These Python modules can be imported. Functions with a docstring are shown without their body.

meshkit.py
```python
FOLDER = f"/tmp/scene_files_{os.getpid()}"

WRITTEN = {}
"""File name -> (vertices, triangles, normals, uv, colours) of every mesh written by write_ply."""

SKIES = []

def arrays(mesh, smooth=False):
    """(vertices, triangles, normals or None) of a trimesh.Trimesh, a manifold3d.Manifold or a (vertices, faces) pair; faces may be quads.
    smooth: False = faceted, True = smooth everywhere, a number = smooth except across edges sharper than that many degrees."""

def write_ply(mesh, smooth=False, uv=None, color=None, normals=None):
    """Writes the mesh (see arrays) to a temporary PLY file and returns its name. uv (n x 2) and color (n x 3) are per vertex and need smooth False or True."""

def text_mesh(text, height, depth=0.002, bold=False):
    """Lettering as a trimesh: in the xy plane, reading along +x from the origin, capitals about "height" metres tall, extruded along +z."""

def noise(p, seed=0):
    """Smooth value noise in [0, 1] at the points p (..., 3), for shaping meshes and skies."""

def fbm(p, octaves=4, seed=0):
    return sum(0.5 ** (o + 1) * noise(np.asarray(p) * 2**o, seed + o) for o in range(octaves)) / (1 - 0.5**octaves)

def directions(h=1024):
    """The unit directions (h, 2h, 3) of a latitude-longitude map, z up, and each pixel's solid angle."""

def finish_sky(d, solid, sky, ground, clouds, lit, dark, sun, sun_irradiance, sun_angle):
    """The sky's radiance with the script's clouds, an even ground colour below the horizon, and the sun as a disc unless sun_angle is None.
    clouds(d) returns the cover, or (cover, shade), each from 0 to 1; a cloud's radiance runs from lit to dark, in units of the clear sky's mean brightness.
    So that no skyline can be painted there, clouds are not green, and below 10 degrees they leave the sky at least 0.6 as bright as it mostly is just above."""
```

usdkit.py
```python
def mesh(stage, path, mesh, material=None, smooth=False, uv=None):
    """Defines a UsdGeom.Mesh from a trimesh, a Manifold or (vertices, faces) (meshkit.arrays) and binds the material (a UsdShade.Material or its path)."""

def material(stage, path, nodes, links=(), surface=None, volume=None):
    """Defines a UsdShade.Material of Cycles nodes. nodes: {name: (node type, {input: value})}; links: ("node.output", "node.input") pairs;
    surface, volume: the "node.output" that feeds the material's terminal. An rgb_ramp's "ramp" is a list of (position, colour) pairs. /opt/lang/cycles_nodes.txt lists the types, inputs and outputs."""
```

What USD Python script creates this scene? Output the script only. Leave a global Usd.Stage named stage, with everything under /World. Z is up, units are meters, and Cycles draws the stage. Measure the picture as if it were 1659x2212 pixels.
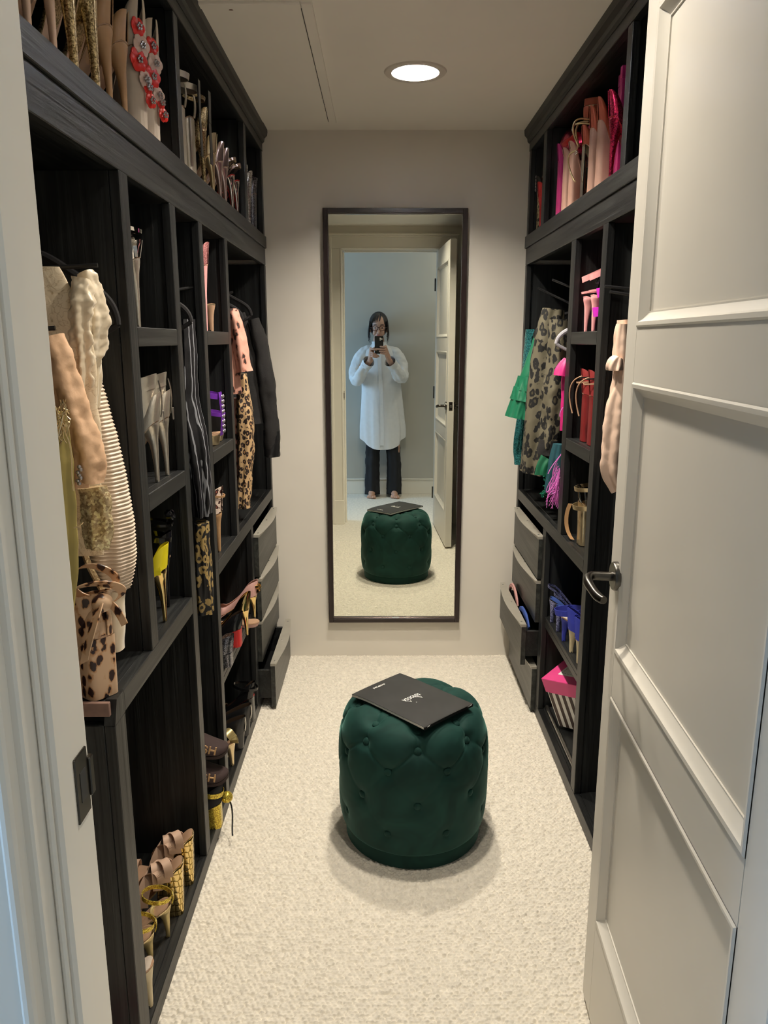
import math, random
import numpy as np
import trimesh, manifold3d as m3
import usdkit, meshkit
from scipy.spatial import cKDTree
from scipy.interpolate import CubicSpline, PchipInterpolator
from pxr import Usd, UsdGeom, UsdLux, UsdShade, Gf, Sdf

stage = Usd.Stage.CreateInMemory()
UsdGeom.SetStageUpAxis(stage, UsdGeom.Tokens.z)
UsdGeom.SetStageMetersPerUnit(stage, 1.0)
UsdGeom.Xform.Define(stage, '/World')
UsdGeom.Scope.Define(stage, '/World/Looks')
PI = math.pi
# ------------------------------------------------------------------ camera, light, exposure
FPX, PITCH, YAW, EYE = 1660.0, math.atan(370 / 1660.0), 0.0039, 1.40
EXPOSURE = 0.0
cam = UsdGeom.Camera.Define(stage, '/World/camera')
cam.CreateHorizontalApertureAttr(36.0)
cam.CreateFocalLengthAttr(36.0 * FPX / 1659.0)
cam.CreateClippingRangeAttr((0.03, 100.0))
cam.CreateExposureAttr(EXPOSURE)
_f = np.array([math.sin(YAW) * math.cos(PITCH), math.cos(YAW) * math.cos(PITCH), -math.sin(PITCH)])
_r = np.array([math.cos(YAW), -math.sin(YAW), 0.0])
_u = np.cross(_r, _f)
_m = Gf.Matrix4d(*_r, 0, *_u, 0, *(-_f), 0, 0, 0, EYE, 1)
cam.AddTransformOp().Set(_m)

WARM = (1.0, 0.90, 0.76)
CAN_Y = (2.61, 1.98, 1.35)      # the row of recessed downlights on the closet ceiling
CAN_POWER = (1180.0, 1400.0, 540.0)
DAY_POWER = 25.0
HALL_POWER = 115.0
CEIL, BACK = 2.21, 3.28
# daylight coming in through the window at the left end of the hallway
win = UsdLux.RectLight.Define(stage, '/World/window_daylight')
win.CreateWidthAttr(1.0); win.CreateHeightAttr(1.3)
win.CreateIntensityAttr(DAY_POWER); win.CreateColorAttr((0.38, 0.62, 1.0))
win.AddTranslateOp().Set((-2.75, -0.02, 1.35)); win.AddRotateYOp().Set(-90.0)

# ------------------------------------------------------------------ helpers: scene graph
USED = {}
def numbered(parent, name):
    k = (parent, name); n = USED.get(k, 0); USED[k] = n + 1
    return name if n == 0 else f'{name}_{n:03d}'

def tag(p, label=None, cat=None, group=None, kind=None):
    for k, v in (('label', label), ('category', cat), ('group', group), ('kind', kind)):
        if v: p.SetCustomDataByKey(k, v)
    return p

def obj(name, mesh, mat, parent=None, smooth=35, label=None, cat=None, group=None, kind=None):
    base = str(parent.GetPath()) if parent is not None else '/World'
    path = f'{base}/{numbered(base, name)}'
    p = usdkit.mesh(stage, path, mesh, MATS[mat], smooth=smooth).GetPrim()
    return tag(p, label, cat, group, kind)

def thing(name, label, cat, loc=(0, 0, 0), rotz=0.0, group=None, kind=None, tilt=0.0):
    x = UsdGeom.Xform.Define(stage, '/World/' + numbered('/World', name))
    x.AddTranslateOp().Set(tuple(float(v) for v in loc))
    x.AddRotateZOp().Set(float(rotz))
    if tilt: x.AddRotateYOp().Set(float(tilt))
    return tag(x.GetPrim(), label, cat, group, kind)

def dup(root, loc, rotz, label, group=None, tilt=0.0):
    was = root.GetCustomData()
    r = thing(root.GetName().rstrip('0123456789').rstrip('_'), label, was['category'], loc, rotz, group or was.get('group'), tilt=tilt)
    r.GetReferences().AddInternalReference(root.GetPath())
    r.SetInstanceable(True)
    return r

def at(u, v, x=None, y=None, z=None):
    """A photo pixel read off as a point on the plane x, y or z = const (used only to take measurements)."""
    a, s = (u - 823.0) / FPX, (v - 1106.0) / FPX
    d = np.array([a, math.cos(PITCH) - s * math.sin(PITCH), -math.sin(PITCH) - s * math.cos(PITCH)])
    t = x / d[0] if x is not None else y / d[1] if y is not None else (z - EYE) / d[2]
    return np.array([0, 0, EYE]) + t * d

# ------------------------------------------------------------------ helpers: meshes (all return (V, F))
def cat(*ms):
    V, F, n = [], [], 0
    for m in ms:
        v, f = (np.asarray(m.vertices), np.asarray(m.faces)) if hasattr(m, 'vertices') else m
        V.append(np.asarray(v, float)); F.append(np.asarray(f, int) + n); n += len(v)
    return np.vstack(V), np.vstack(F)

def man(m):
    q = m.to_mesh(); return np.array(q.vert_properties[:, :3], float), np.array(q.tri_verts, int)

def hull(pts):
    return man(m3.Manifold.hull_points(np.asarray(pts, float)))

def box(x0, x1, y0, y1, z0, z1, b=0.0015):
    lo, hi = np.minimum([x0, y0, z0], [x1, y1, z1]), np.maximum([x0, y0, z0], [x1, y1, z1])
    b = min(b, *((hi - lo) * 0.45))
    pts = []
    for i in (0, 1):
        for j in (0, 1):
            for k in (0, 1):
                c = np.array([(lo, hi)[i][0], (lo, hi)[j][1], (lo, hi)[k][2]])
                s = np.array([(1, -1)[i], (1, -1)[j], (1, -1)[k]]) * b
                pts += [c + s * [0, 1, 1], c + s * [1, 0, 1], c + s * [1, 1, 0]]
    return hull(pts)

def xf(m, rot=None, t=(0, 0, 0), s=None):
    v, f = m if isinstance(m, tuple) else (np.asarray(m.vertices), np.asarray(m.faces))
    v = np.array(v, float)
    if s is not None: v = v * np.asarray(s)
    if rot is not None: v = v @ np.asarray(rot).T
    return v + np.asarray(t), f

def Rz(a): c, s = math.cos(a), math.sin(a); return np.array([[c, -s, 0], [s, c, 0], [0, 0, 1.0]])
def Ry(a): c, s = math.cos(a), math.sin(a); return np.array([[c, 0, s], [0, 1, 0], [-s, 0, c]])
def Rx(a): c, s = math.cos(a), math.sin(a); return np.array([[1, 0, 0], [0, c, -s], [0, s, c]])

def norm(a): return a / (np.linalg.norm(a, axis=-1, keepdims=True) + 1e-12)

def quads(q): q = np.asarray(q).reshape(-1, 4); return np.vstack([q[:, [0, 1, 2]], q[:, [0, 2, 3]]])

def grid_faces(n, m, closed=False):
    i, j = np.meshgrid(np.arange(n - 1), np.arange(m if closed else m - 1), indexing='ij')
    k = (j + 1) % m
    return quads(np.stack([i * m + j, i * m + k, (i + 1) * m + k, (i + 1) * m + j], -1))

def loft(R, cap=True):
    """Closed rings R (n, m, 3) joined to a tube; ends capped with fans."""
    R = np.asarray(R, float); n, m = R.shape[:2]
    V, F = R.reshape(-1, 3), grid_faces(n, m, True)
    if cap:
        V = np.vstack([V, R[0].mean(0), R[-1].mean(0)])
        j = np.arange(m); k = (j + 1) % m
        F = np.vstack([F, np.stack([np.full(m, n * m), k, j], 1), np.stack([np.full(m, n * m + 1), (n - 1) * m + j, (n - 1) * m + k], 1)])
    return V, F

def slab(T, B):
    """Two equal grids (n, m, 3), top and bottom, closed into a solid."""
    n, m = T.shape[:2]; F = grid_faces(n, m); N = n * m
    idx = np.arange(N).reshape(n, m)
    ring = np.concatenate([idx[0, :-1], idx[:-1, -1], idx[-1, :0:-1], idx[:0:-1, 0]])
    nxt = np.roll(ring, -1)
    S = quads(np.stack([nxt, ring, ring + N, nxt + N], 1))
    return np.vstack([T.reshape(-1, 3), B.reshape(-1, 3)]), np.vstack([F, F[:, ::-1] + N, S])

def sheet(G, t=0.0016):
    du, dv = np.gradient(G, axis=0), np.gradient(G, axis=1)
    n = norm(np.cross(du, dv))
    return slab(G + n * t / 2, G - n * t / 2)

def spl(P, n):
    P = np.asarray(P, float)
    if len(P) == 2: return P[0] + np.linspace(0, 1, n)[:, None] * (P[1] - P[0])
    d = np.concatenate([[0], np.cumsum(np.linalg.norm(np.diff(P, axis=0), axis=1) + 1e-9)])
    return PchipInterpolator(d, P)(np.linspace(0, d[-1], n)) if P.shape[1] == 1 else CubicSpline(d, P)(np.linspace(0, d[-1], n))

def vals(a, n):
    a = np.atleast_1d(np.asarray(a, float))
    return np.full(n, a[0]) if len(a) == 1 else PchipInterpolator(np.linspace(0, 1, len(a)), a)(np.linspace(0, 1, n))

def frames(P, U0):
    T = norm(np.gradient(P, axis=0)); U = np.zeros_like(P); u = np.asarray(U0, float)
    for i in range(len(P)):
        u = u - T[i] * (u @ T[i]); u = u / (np.linalg.norm(u) + 1e-12); U[i] = u
    return T, U, np.cross(T, U)

def tube(P, r, sides=10, rb=None, n=None, U0=(0.123, 0.3, 0.9), cap=True):
    P = np.asarray(P, float)
    if n: P = spl(P, n)
    T, U, W = frames(P, U0)
    ra = vals(r, len(P)); rb = ra if rb is None else vals(rb, len(P))
    a = np.arange(sides) * 2 * PI / sides
    R = P[:, None] + ra[:, None, None] * np.cos(a)[None, :, None] * U[:, None] + rb[:, None, None] * np.sin(a)[None, :, None] * W[:, None]
    return loft(R, cap)

def ribbon(P, B, w, t=0.002, closed=False):
    """Flat band along P with width direction B."""
    P = np.asarray(P, float); n = len(P); B = np.broadcast_to(np.asarray(B, float), P.shape)
    T = norm((np.roll(P, -1, 0) - np.roll(P, 1, 0)) if closed else np.gradient(P, axis=0))
    N = norm(np.cross(T, B)); w = vals(w, n)[:, None] / 2
    R = np.stack([P - B * w - N * t / 2, P + B * w - N * t / 2, P + B * w + N * t / 2, P - B * w + N * t / 2], 1)
    if closed:
        R = np.concatenate([R, R[:1]], 0); return loft(R, False)
    return loft(R)

def cloth(path, ra, rb, U0=(0, 1, 0), k=7, amp=0.006, wr=0.003, seed=1, n=46, m=56, freq=14.0, cap=True, grow=1.0, ribs=0, ribamp=0.0):
    """A hanging tube of cloth: elliptical rings along the path with folds that deepen downwards, and creases."""
    P = spl(path, n); T, U, W = frames(P, U0); ra, rb = vals(ra, n), vals(rb, n)
    a = np.arange(m) * 2 * PI / m; s = np.linspace(0, 1, n)[:, None]
    rnd = np.random.default_rng(seed); ph = rnd.uniform(0, 6.28, 4)
    fold = amp * (0.25 + 0.75 * s ** grow) * (np.sin(k * a + ph[0] + 1.2 * np.sin(3 * s + ph[1])) + 0.5 * np.sin((2 * k - 3) * a + ph[2] - 2 * s))
    D = np.cos(a)[None, :, None] * U[:, None] * ra[:, None, None] + np.sin(a)[None, :, None] * W[:, None] * rb[:, None, None]
    O = norm(D); R = P[:, None] + D
    q = (R * freq + seed * 7.3).reshape(-1, 3)
    crease = wr * 2 * (meshkit.fbm(q, 3, seed).reshape(n, m) - 0.5)
    if ribs: crease = crease + ribamp * np.sin(2 * PI * ribs * s)
    return loft(R + O * (fold + crease)[..., None], cap)

def ring_pts(c, rx, ry, n=28, tilt=0.0):
    a = np.arange(n) * 2 * PI / n
    return np.stack([c[0] + rx * np.cos(a), c[1] + ry * np.sin(a), c[2] + tilt * np.cos(a)], 1)

def ball(c, r, sub=2, s=(1, 1, 1)):
    m = trimesh.creation.icosphere(sub, 1.0); return np.asarray(m.vertices) * r * np.asarray(s) + np.asarray(c), np.asarray(m.faces)

def lathe(prof, n=48):
    prof = np.asarray(prof, float); a = np.arange(n) * 2 * PI / n
    R = np.stack([prof[:, None, 0] * np.cos(a), prof[:, None, 0] * np.sin(a), np.broadcast_to(prof[:, None, 1], (len(prof), n))], -1)
    V, F = loft(R, False); return V, F[:, ::-1]

# ------------------------------------------------------------------ materials
MATS = {}
def M(name, nodes, links, surface='p.BSDF'):
    MATS[name] = usdkit.material(stage, '/World/Looks/' + name, nodes, links, surface=surface); return MATS[name]

def plain(name, c, rough=0.5, metal=0.0, var=0.08, scale=30.0, bump=0.0, bscale=200.0, **kw):
    c = np.asarray(c, float)
    nodes = {'tc': ('texture_coordinate', {}), 'n': ('noise_texture', {'scale': scale, 'detail': 2.0}),
             'r': ('rgb_ramp', {'ramp': [(0.25, c * (1 - var)), (0.75, np.minimum(c * (1 + var), 1.0))]}),
             'p': ('principled_bsdf', dict(roughness=rough, metallic=metal, **kw))}
    links = [('tc.object', 'n.vector'), ('n.fac', 'r.fac'), ('r.color', 'p.base_color')]
    if bump:
        nodes |= {'bn': ('noise_texture', {'scale': bscale, 'detail': 3.0}), 'b': ('bump', {'strength': bump, 'distance': 0.002})}
        links += [('tc.object', 'bn.vector'), ('bn.fac', 'b.height'), ('b.normal', 'p.normal')]
    return M(name, nodes, links)

def glitter(name, c, c2, scale=420.0, rough=0.28, metal=0.9):
    return M(name, {'tc': ('texture_coordinate', {}), 'v': ('voronoi_texture', {'scale': scale}),
                    'h': ('separate_color', {}), 'r': ('rgb_ramp', {'ramp': [(0.0, c2), (0.6, c), (0.9, np.minimum(np.asarray(c) * 1.6, 1))]}),
                    'b': ('bump', {'strength': 1.0, 'distance': 0.004}), 'p': ('principled_bsdf', {'roughness': rough, 'metallic': metal})},
             [('tc.object', 'v.vector'), ('v.color', 'h.color'), ('h.r', 'r.fac'), ('r.color', 'p.base_color'), ('h.g', 'b.height'), ('b.normal', 'p.normal')])

def leopard(name, bg, spot, mid, scale=45.0, stretch=(1, 1, 0.7), rough=0.6, ring=True):
    ramp = [(0.0, mid), (0.16, mid), (0.20, spot), (0.47, spot), (0.52, bg), (1.0, bg)] if ring else [(0.0, spot), (0.33, spot), (0.40, mid), (0.52, bg), (1, bg)]
    return M(name, {'tc': ('texture_coordinate', {}), 'm': ('mapping', {'scale': np.asarray(stretch, float) * scale}),
                    'n': ('noise_texture', {'scale': 2.2, 'detail': 3.0}), 'a': ('mix_vector', {'fac': 0.16}),
                    'v': ('voronoi_texture', {'scale': 1.0, 'randomness': 0.9}), 'n2': ('noise_texture', {'scale': 1.3, 'detail': 2.0}),
                    'k': ('math', {'math_type': 'multiply_add', 'value2': 0.75, 'value3': -0.36}), 'd': ('math', {'math_type': 'add'}),
                    'r': ('rgb_ramp', {'ramp': ramp}), 'p': ('principled_bsdf', {'roughness': rough})},
             [('tc.object', 'm.vector'), ('m.vector', 'n.vector'), ('m.vector', 'a.a'), ('n.color', 'a.b'), ('a.result', 'v.vector'), ('m.vector', 'n2.vector'),
              ('n2.fac', 'k.value1'), ('v.distance', 'd.value1'), ('k.value', 'd.value2'), ('d.value', 'r.fac'), ('r.color', 'p.base_color')])

def wood(name, along, lo, hi, rough=0.42):
    sc = {'z': (70, 70, 3.0), 'y': (70, 3.0, 70), 'x': (3.0, 70, 70)}[along]
    return M(name, {'tc': ('texture_coordinate', {}), 'm': ('mapping', {'scale': sc}), 'n': ('noise_texture', {'scale': 1.0, 'detail': 5.0, 'distortion': 0.6}),
                    'm2': ('mapping', {'scale': np.asarray(sc) * 0.16}), 'n2': ('noise_texture', {'scale': 1.0, 'detail': 3.0, 'distortion': 2.0}),
                    'w': ('math', {'math_type': 'multiply_add', 'value2': 0.55}), 'h': ('math', {'math_type': 'multiply', 'value2': 0.45}),
                    'r': ('rgb_ramp', {'ramp': [(0.40, lo), (0.52, (np.asarray(lo) * .7 + np.asarray(hi) * .3)), (0.64, hi)]}), 'b': ('bump', {'strength': 0.6, 'distance': 0.0018}),
                    'p': ('principled_bsdf', {'roughness': rough, 'specular_ior_level': 0.5})},
             [('tc.object', 'm.vector'), ('tc.object', 'm2.vector'), ('m.vector', 'n.vector'), ('m2.vector', 'n2.vector'), ('n2.fac', 'h.value1'), ('n.fac', 'w.value1'), ('h.value', 'w.value3'),
              ('w.value', 'r.fac'), ('r.color', 'p.base_color'), ('n.fac', 'b.height'), ('b.normal', 'p.normal')])

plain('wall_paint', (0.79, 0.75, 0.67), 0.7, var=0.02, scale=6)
plain('ceiling_paint', (0.91, 0.87, 0.79), 0.8, var=0.015, scale=5)
plain('trim_paint', (0.83, 0.79, 0.70), 0.38, var=0.015, scale=8)
plain('door_paint', (0.68, 0.65, 0.58), 0.36, var=0.015, scale=8)
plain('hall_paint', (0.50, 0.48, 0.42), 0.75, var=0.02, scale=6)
plain('carpet', (0.78, 0.73, 0.63), 0.95, var=0.12, scale=60)
wood('wood_upright', 'z', (0.005, 0.0055, 0.006), (0.022, 0.024, 0.024))
wood('wood_level', 'y', (0.005, 0.0055, 0.006), (0.023, 0.025, 0.024))
wood('drawer_wood', 'y', (0.014, 0.016, 0.015), (0.060, 0.063, 0.055), 0.38)
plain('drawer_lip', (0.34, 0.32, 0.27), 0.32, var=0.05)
plain('raw_edge', (0.22, 0.13, 0.10), 0.5, var=0.15, scale=60)
plain('mirror_frame', (0.018, 0.009, 0.008), 0.3, var=0.1)
plain('frame_lip', (0.10, 0.08, 0.07), 0.22, metal=0.6)
M('mirror_glass', {'p': ('principled_bsdf', {'base_color': (0.82, 0.84, 0.76), 'metallic': 1.0, 'roughness': 0.0})}, [])
plain('black_plastic', (0.012, 0.012, 0.013), 0.35)
plain('black_velvet', (0.010, 0.009, 0.010), 0.9)
plain('dark_pewter', (0.10, 0.095, 0.085), 0.28, metal=1.0, var=0.15)
plain('steel', (0.55, 0.55, 0.53), 0.25, metal=1.0)
plain('can_trim', (0.70, 0.65, 0.57), 0.4, var=0.01)
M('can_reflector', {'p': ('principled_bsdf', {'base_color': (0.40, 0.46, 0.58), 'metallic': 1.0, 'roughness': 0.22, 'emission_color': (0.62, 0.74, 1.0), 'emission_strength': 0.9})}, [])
M('bulb_glow', {'e': ('emission', {'color': WARM, 'strength': 30.0})}, [], 'e.emission')
M('velvet_green', {'tc': ('texture_coordinate', {}), 'n': ('noise_texture', {'scale': 9.0, 'detail': 4.0, 'distortion': 1.5}),
                   'r': ('rgb_ramp', {'ramp': [(0.3, (0.007, 0.032, 0.027)), (0.7, (0.012, 0.056, 0.046))]}),
                   'p': ('principled_bsdf', {'roughness': 0.75, 'sheen_weight': 0.5, 'sheen_roughness': 0.35, 'sheen_tint': (0.22, 0.52, 0.44), 'specular_ior_level': 0.2})},
  [('tc.object', 'n.vector'), ('n.fac', 'r.fac'), ('r.color', 'p.base_color')])
plain('cover_black', (0.020, 0.020, 0.019), 0.5, var=0.25, scale=18)
plain('paper', (0.80, 0.78, 0.72), 0.7)
plain('print_white', (0.85, 0.85, 0.82), 0.6, var=0.0)
# leathers, satins and metals of the shoes and clothes
def mats(table):
    for nm, (c, r, mt, kw) in table.items(): plain(nm, c, r, mt, **kw)
mats({'nude_leather': ((0.62, 0.42, 0.30), 0.4, 0, {}), 'tan_satin': ((0.46, 0.27, 0.13), 0.42, 0, {}), 'cream_suede': ((0.66, 0.56, 0.46), 0.85, 0, {}),
      'insole_tan': ((0.42, 0.26, 0.16), 0.6, 0, {}), 'black_leather': ((0.012, 0.012, 0.013), 0.3, 0, {}), 'black_patent': ((0.008, 0.008, 0.009), 0.08, 0, {}),
      'silver_leather': ((0.72, 0.66, 0.56), 0.32, 0.85, {'bump': 0.2}), 'pewter_leather': ((0.50, 0.44, 0.40), 0.25, 0.9, {}), 'rose_metal': ((0.70, 0.55, 0.52), 0.22, 0.9, {}),
      'gold_metal': ((0.85, 0.62, 0.26), 0.14, 1.0, {}), 'pale_gold': ((0.75, 0.60, 0.36), 0.28, 0.85, {}), 'dull_gold': ((0.55, 0.44, 0.20), 0.4, 0.7, {}),
      'chrome': ((0.80, 0.76, 0.72), 0.1, 1.0, {}), 'red_satin': ((0.55, 0.02, 0.02), 0.4, 0, {}), 'red_petal': ((0.75, 0.03, 0.02), 0.35, 0, {}), 'pink_petal': ((0.75, 0.55, 0.48), 0.4, 0, {}),
      'pink_leather': ((0.78, 0.36, 0.36), 0.4, 0, {}), 'dusty_pink': ((0.62, 0.36, 0.32), 0.5, 0, {}), 'hot_pink': ((0.60, 0.02, 0.19), 0.5, 0, {}), 'magenta_suede': ((0.34, 0.008, 0.11), 0.8, 0, {}),
      'magenta_patent': ((0.62, 0.03, 0.55), 0.15, 0, {}), 'purple_suede': ((0.16, 0.02, 0.40), 0.7, 0, {}), 'red_suede': ((0.24, 0.014, 0.014), 0.75, 0, {}), 'maroon_leather': ((0.17, 0.012, 0.013), 0.45, 0, {}),
      'orange_suede': ((0.40, 0.075, 0.03), 0.7, 0, {}), 'yellow_leather': ((0.85, 0.72, 0.02), 0.4, 0, {}), 'cobalt_suede': ((0.035, 0.05, 0.42), 0.75, 0, {}), 'cream_heel': ((0.66, 0.55, 0.34), 0.4, 0, {}),
      'brown_suede': ((0.040, 0.022, 0.020), 0.85, 0, {}), 'tan_applique': ((0.68, 0.42, 0.20), 0.6, 0, {}), 'blush_block': ((0.50, 0.29, 0.22), 0.5, 0, {}),
      'ivory_satin': ((0.80, 0.68, 0.50), 0.32, 0, {'var': 0.05, 'sheen_weight': 0.3}), 'peach_crepe': ((0.76, 0.48, 0.29), 0.7, 0, {'bump': 0.2}), 'champagne_pleat': ((0.66, 0.54, 0.42), 0.45, 0, {}),
      'olive_chiffon': ((0.34, 0.27, 0.08), 0.6, 0, {'var': 0.25, 'scale': 14}), 'black_wool': ((0.014, 0.013, 0.013), 0.9, 0, {'bump': 0.3}), 'black_jersey': ((0.010, 0.010, 0.012), 0.8, 0, {}),
      'green_silk': ((0.012, 0.17, 0.085), 0.45, 0, {}), 'deep_green': ((0.01, 0.13, 0.06), 0.5, 0, {}), 'teal_tulle': ((0.01, 0.07, 0.09), 0.7, 0, {}), 'blush_satin': ((0.74, 0.54, 0.42), 0.38, 0, {}),
      'orchid_fringe': ((0.72, 0.18, 0.60), 0.5, 0, {}), 'emerald_feather': ((0.01, 0.28, 0.16), 0.7, 0, {}), 'box_pink': ((0.74, 0.05, 0.24), 0.5, 0, {'var': 0.03}), 'box_white': ((0.80, 0.78, 0.74), 0.6, 0, {}),
      'stripe_brown': ((0.045, 0.022, 0.016), 0.6, 0, {}), 'ink': ((0.03, 0.03, 0.03), 0.6, 0, {}), 'white_plastic': ((0.75, 0.74, 0.72), 0.4, 0, {}), 'blue_cloth': ((0.04, 0.09, 0.35), 0.8, 0, {}), 'rose_cloth': ((0.65, 0.35, 0.33), 0.8, 0, {}),
      'grey_hanger': ((0.42, 0.42, 0.46), 0.3, 0, {}), 'skin': ((0.52, 0.30, 0.21), 0.5, 0, {'var': 0.05, 'scale': 25}), 'lip': ((0.45, 0.14, 0.12), 0.45, 0, {}),
      'hair_black': ((0.010, 0.008, 0.008), 0.45, 0, {'var': 0.4, 'scale': 90}), 'shirt_white': ((0.72, 0.72, 0.72), 0.75, 0, {'var': 0.03}), 'trouser_black': ((0.008, 0.008, 0.010), 0.85, 0, {}),
      'glasses_brown': ((0.06, 0.018, 0.012), 0.2, 0, {}), 'phone_black': ((0.012, 0.012, 0.014), 0.3, 0, {}), 'eye_white': ((0.75, 0.73, 0.70), 0.2, 0, {}), 'iris': ((0.03, 0.015, 0.01), 0.15, 0, {})})
glitter('gold_glitter', (0.62, 0.48, 0.26), (0.22, 0.15, 0.06)); glitter('silver_glitter', (0.75, 0.72, 0.70), (0.18, 0.17, 0.17)); glitter('dark_glitter', (0.22, 0.22, 0.25), (0.03, 0.03, 0.035))
glitter('red_glitter', (0.62, 0.03, 0.10), (0.18, 0.01, 0.03)); glitter('pink_glitter', (0.75, 0.30, 0.30), (0.45, 0.14, 0.14), metal=0.5); glitter('magenta_glitter', (0.55, 0.04, 0.20), (0.2, 0.01, 0.06))
glitter('blue_glitter', (0.20, 0.22, 0.42), (0.02, 0.02, 0.10), metal=0.7); glitter('yellow_glitter', (0.70, 0.52, 0.08), (0.3, 0.2, 0.03), metal=0.7)
glitter('teal_sequin', (0.05, 0.26, 0.27), (0.01, 0.08, 0.10), scale=300, metal=0.5); glitter('champagne_sequin', (0.72, 0.55, 0.32), (0.35, 0.24, 0.12), scale=260, metal=0.4)
leopard('leopard_satin', (0.62, 0.42, 0.27), (0.03, 0.012, 0.012), (0.50, 0.26, 0.12), 58, (1.2, 1.2, 0.75), 0.35, ring=False)
leopard('leopard_pink', (0.66, 0.34, 0.26), (0.035, 0.015, 0.012), (0.5, 0.2, 0.14), 58, rough=0.7, ring=False)
leopard('leopard_gold', (0.56, 0.37, 0.19), (0.02, 0.010, 0.008), (0.38, 0.20, 0.09), 88, rough=0.6)
leopard('leopard_coat', (0.135, 0.12, 0.078), (0.006, 0.006, 0.006), (0.07, 0.06, 0.035), 50, rough=0.8)
leopard('leopard_pony', (0.72, 0.58, 0.48), (0.05, 0.015, 0.012), (0.35, 0.10, 0.06), 120, rough=0.6)
leopard('leopard_small', (0.50, 0.42, 0.22), (0.006, 0.006, 0.006), (0.4, 0.3, 0.12), 110, rough=0.5)
M('lace_ivory', {'tc': ('texture_coordinate', {}), 'n': ('noise_texture', {'scale': 26.0, 'detail': 3.0, 'distortion': 2.5}), 'v': ('voronoi_texture', {'feature': 'distance_to_edge', 'scale': 60.0}),
                 'g': ('math', {'math_type': 'multiply_add', 'value2': 0.55}), 'r': ('rgb_ramp', {'ramp': [(0.30, (0.50, 0.37, 0.22)), (0.36, (0.76, 0.62, 0.43)), (0.52, (0.80, 0.67, 0.48)), (0.56, (0.60, 0.46, 0.29)), (0.60, (0.80, 0.67, 0.48))]}),
                 'b': ('bump', {'strength': 0.4, 'distance': 0.003}), 'p': ('principled_bsdf', {'roughness': 0.7})},
  [('tc.object', 'n.vector'), ('tc.object', 'v.vector'), ('v.distance', 'g.value1'), ('n.fac', 'g.value3'), ('g.value', 'r.fac'), ('r.color', 'p.base_color'), ('n.fac', 'b.height'), ('b.normal', 'p.normal')])
leopard('floral_gold', (0.008, 0.008, 0.009), (0.36, 0.25, 0.09), (0.02, 0.015, 0.01), 66, rough=0.5)
def striped(name, axis, scale, c1, c2, cut, rough=0.5, distort=0.0):
    return M(name, {'tc': ('texture_coordinate', {}), 'w': ('wave_texture', {'bands_direction': axis, 'scale': scale, 'distortion': distort, 'detail': 1.0}),
                    'r': ('rgb_ramp', {'ramp': [(0, c1), (cut - 0.02, c1), (cut + 0.02, c2), (1, c2)]}), 'p': ('principled_bsdf', {'roughness': rough})},
             [('tc.object', 'w.vector'), ('w.fac', 'r.fac'), ('r.color', 'p.base_color')])
striped('pinstripe', 'y', 26.0, (0.006, 0.006, 0.008), (0.30, 0.31, 0.34), 0.94, distort=0.5)
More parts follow.
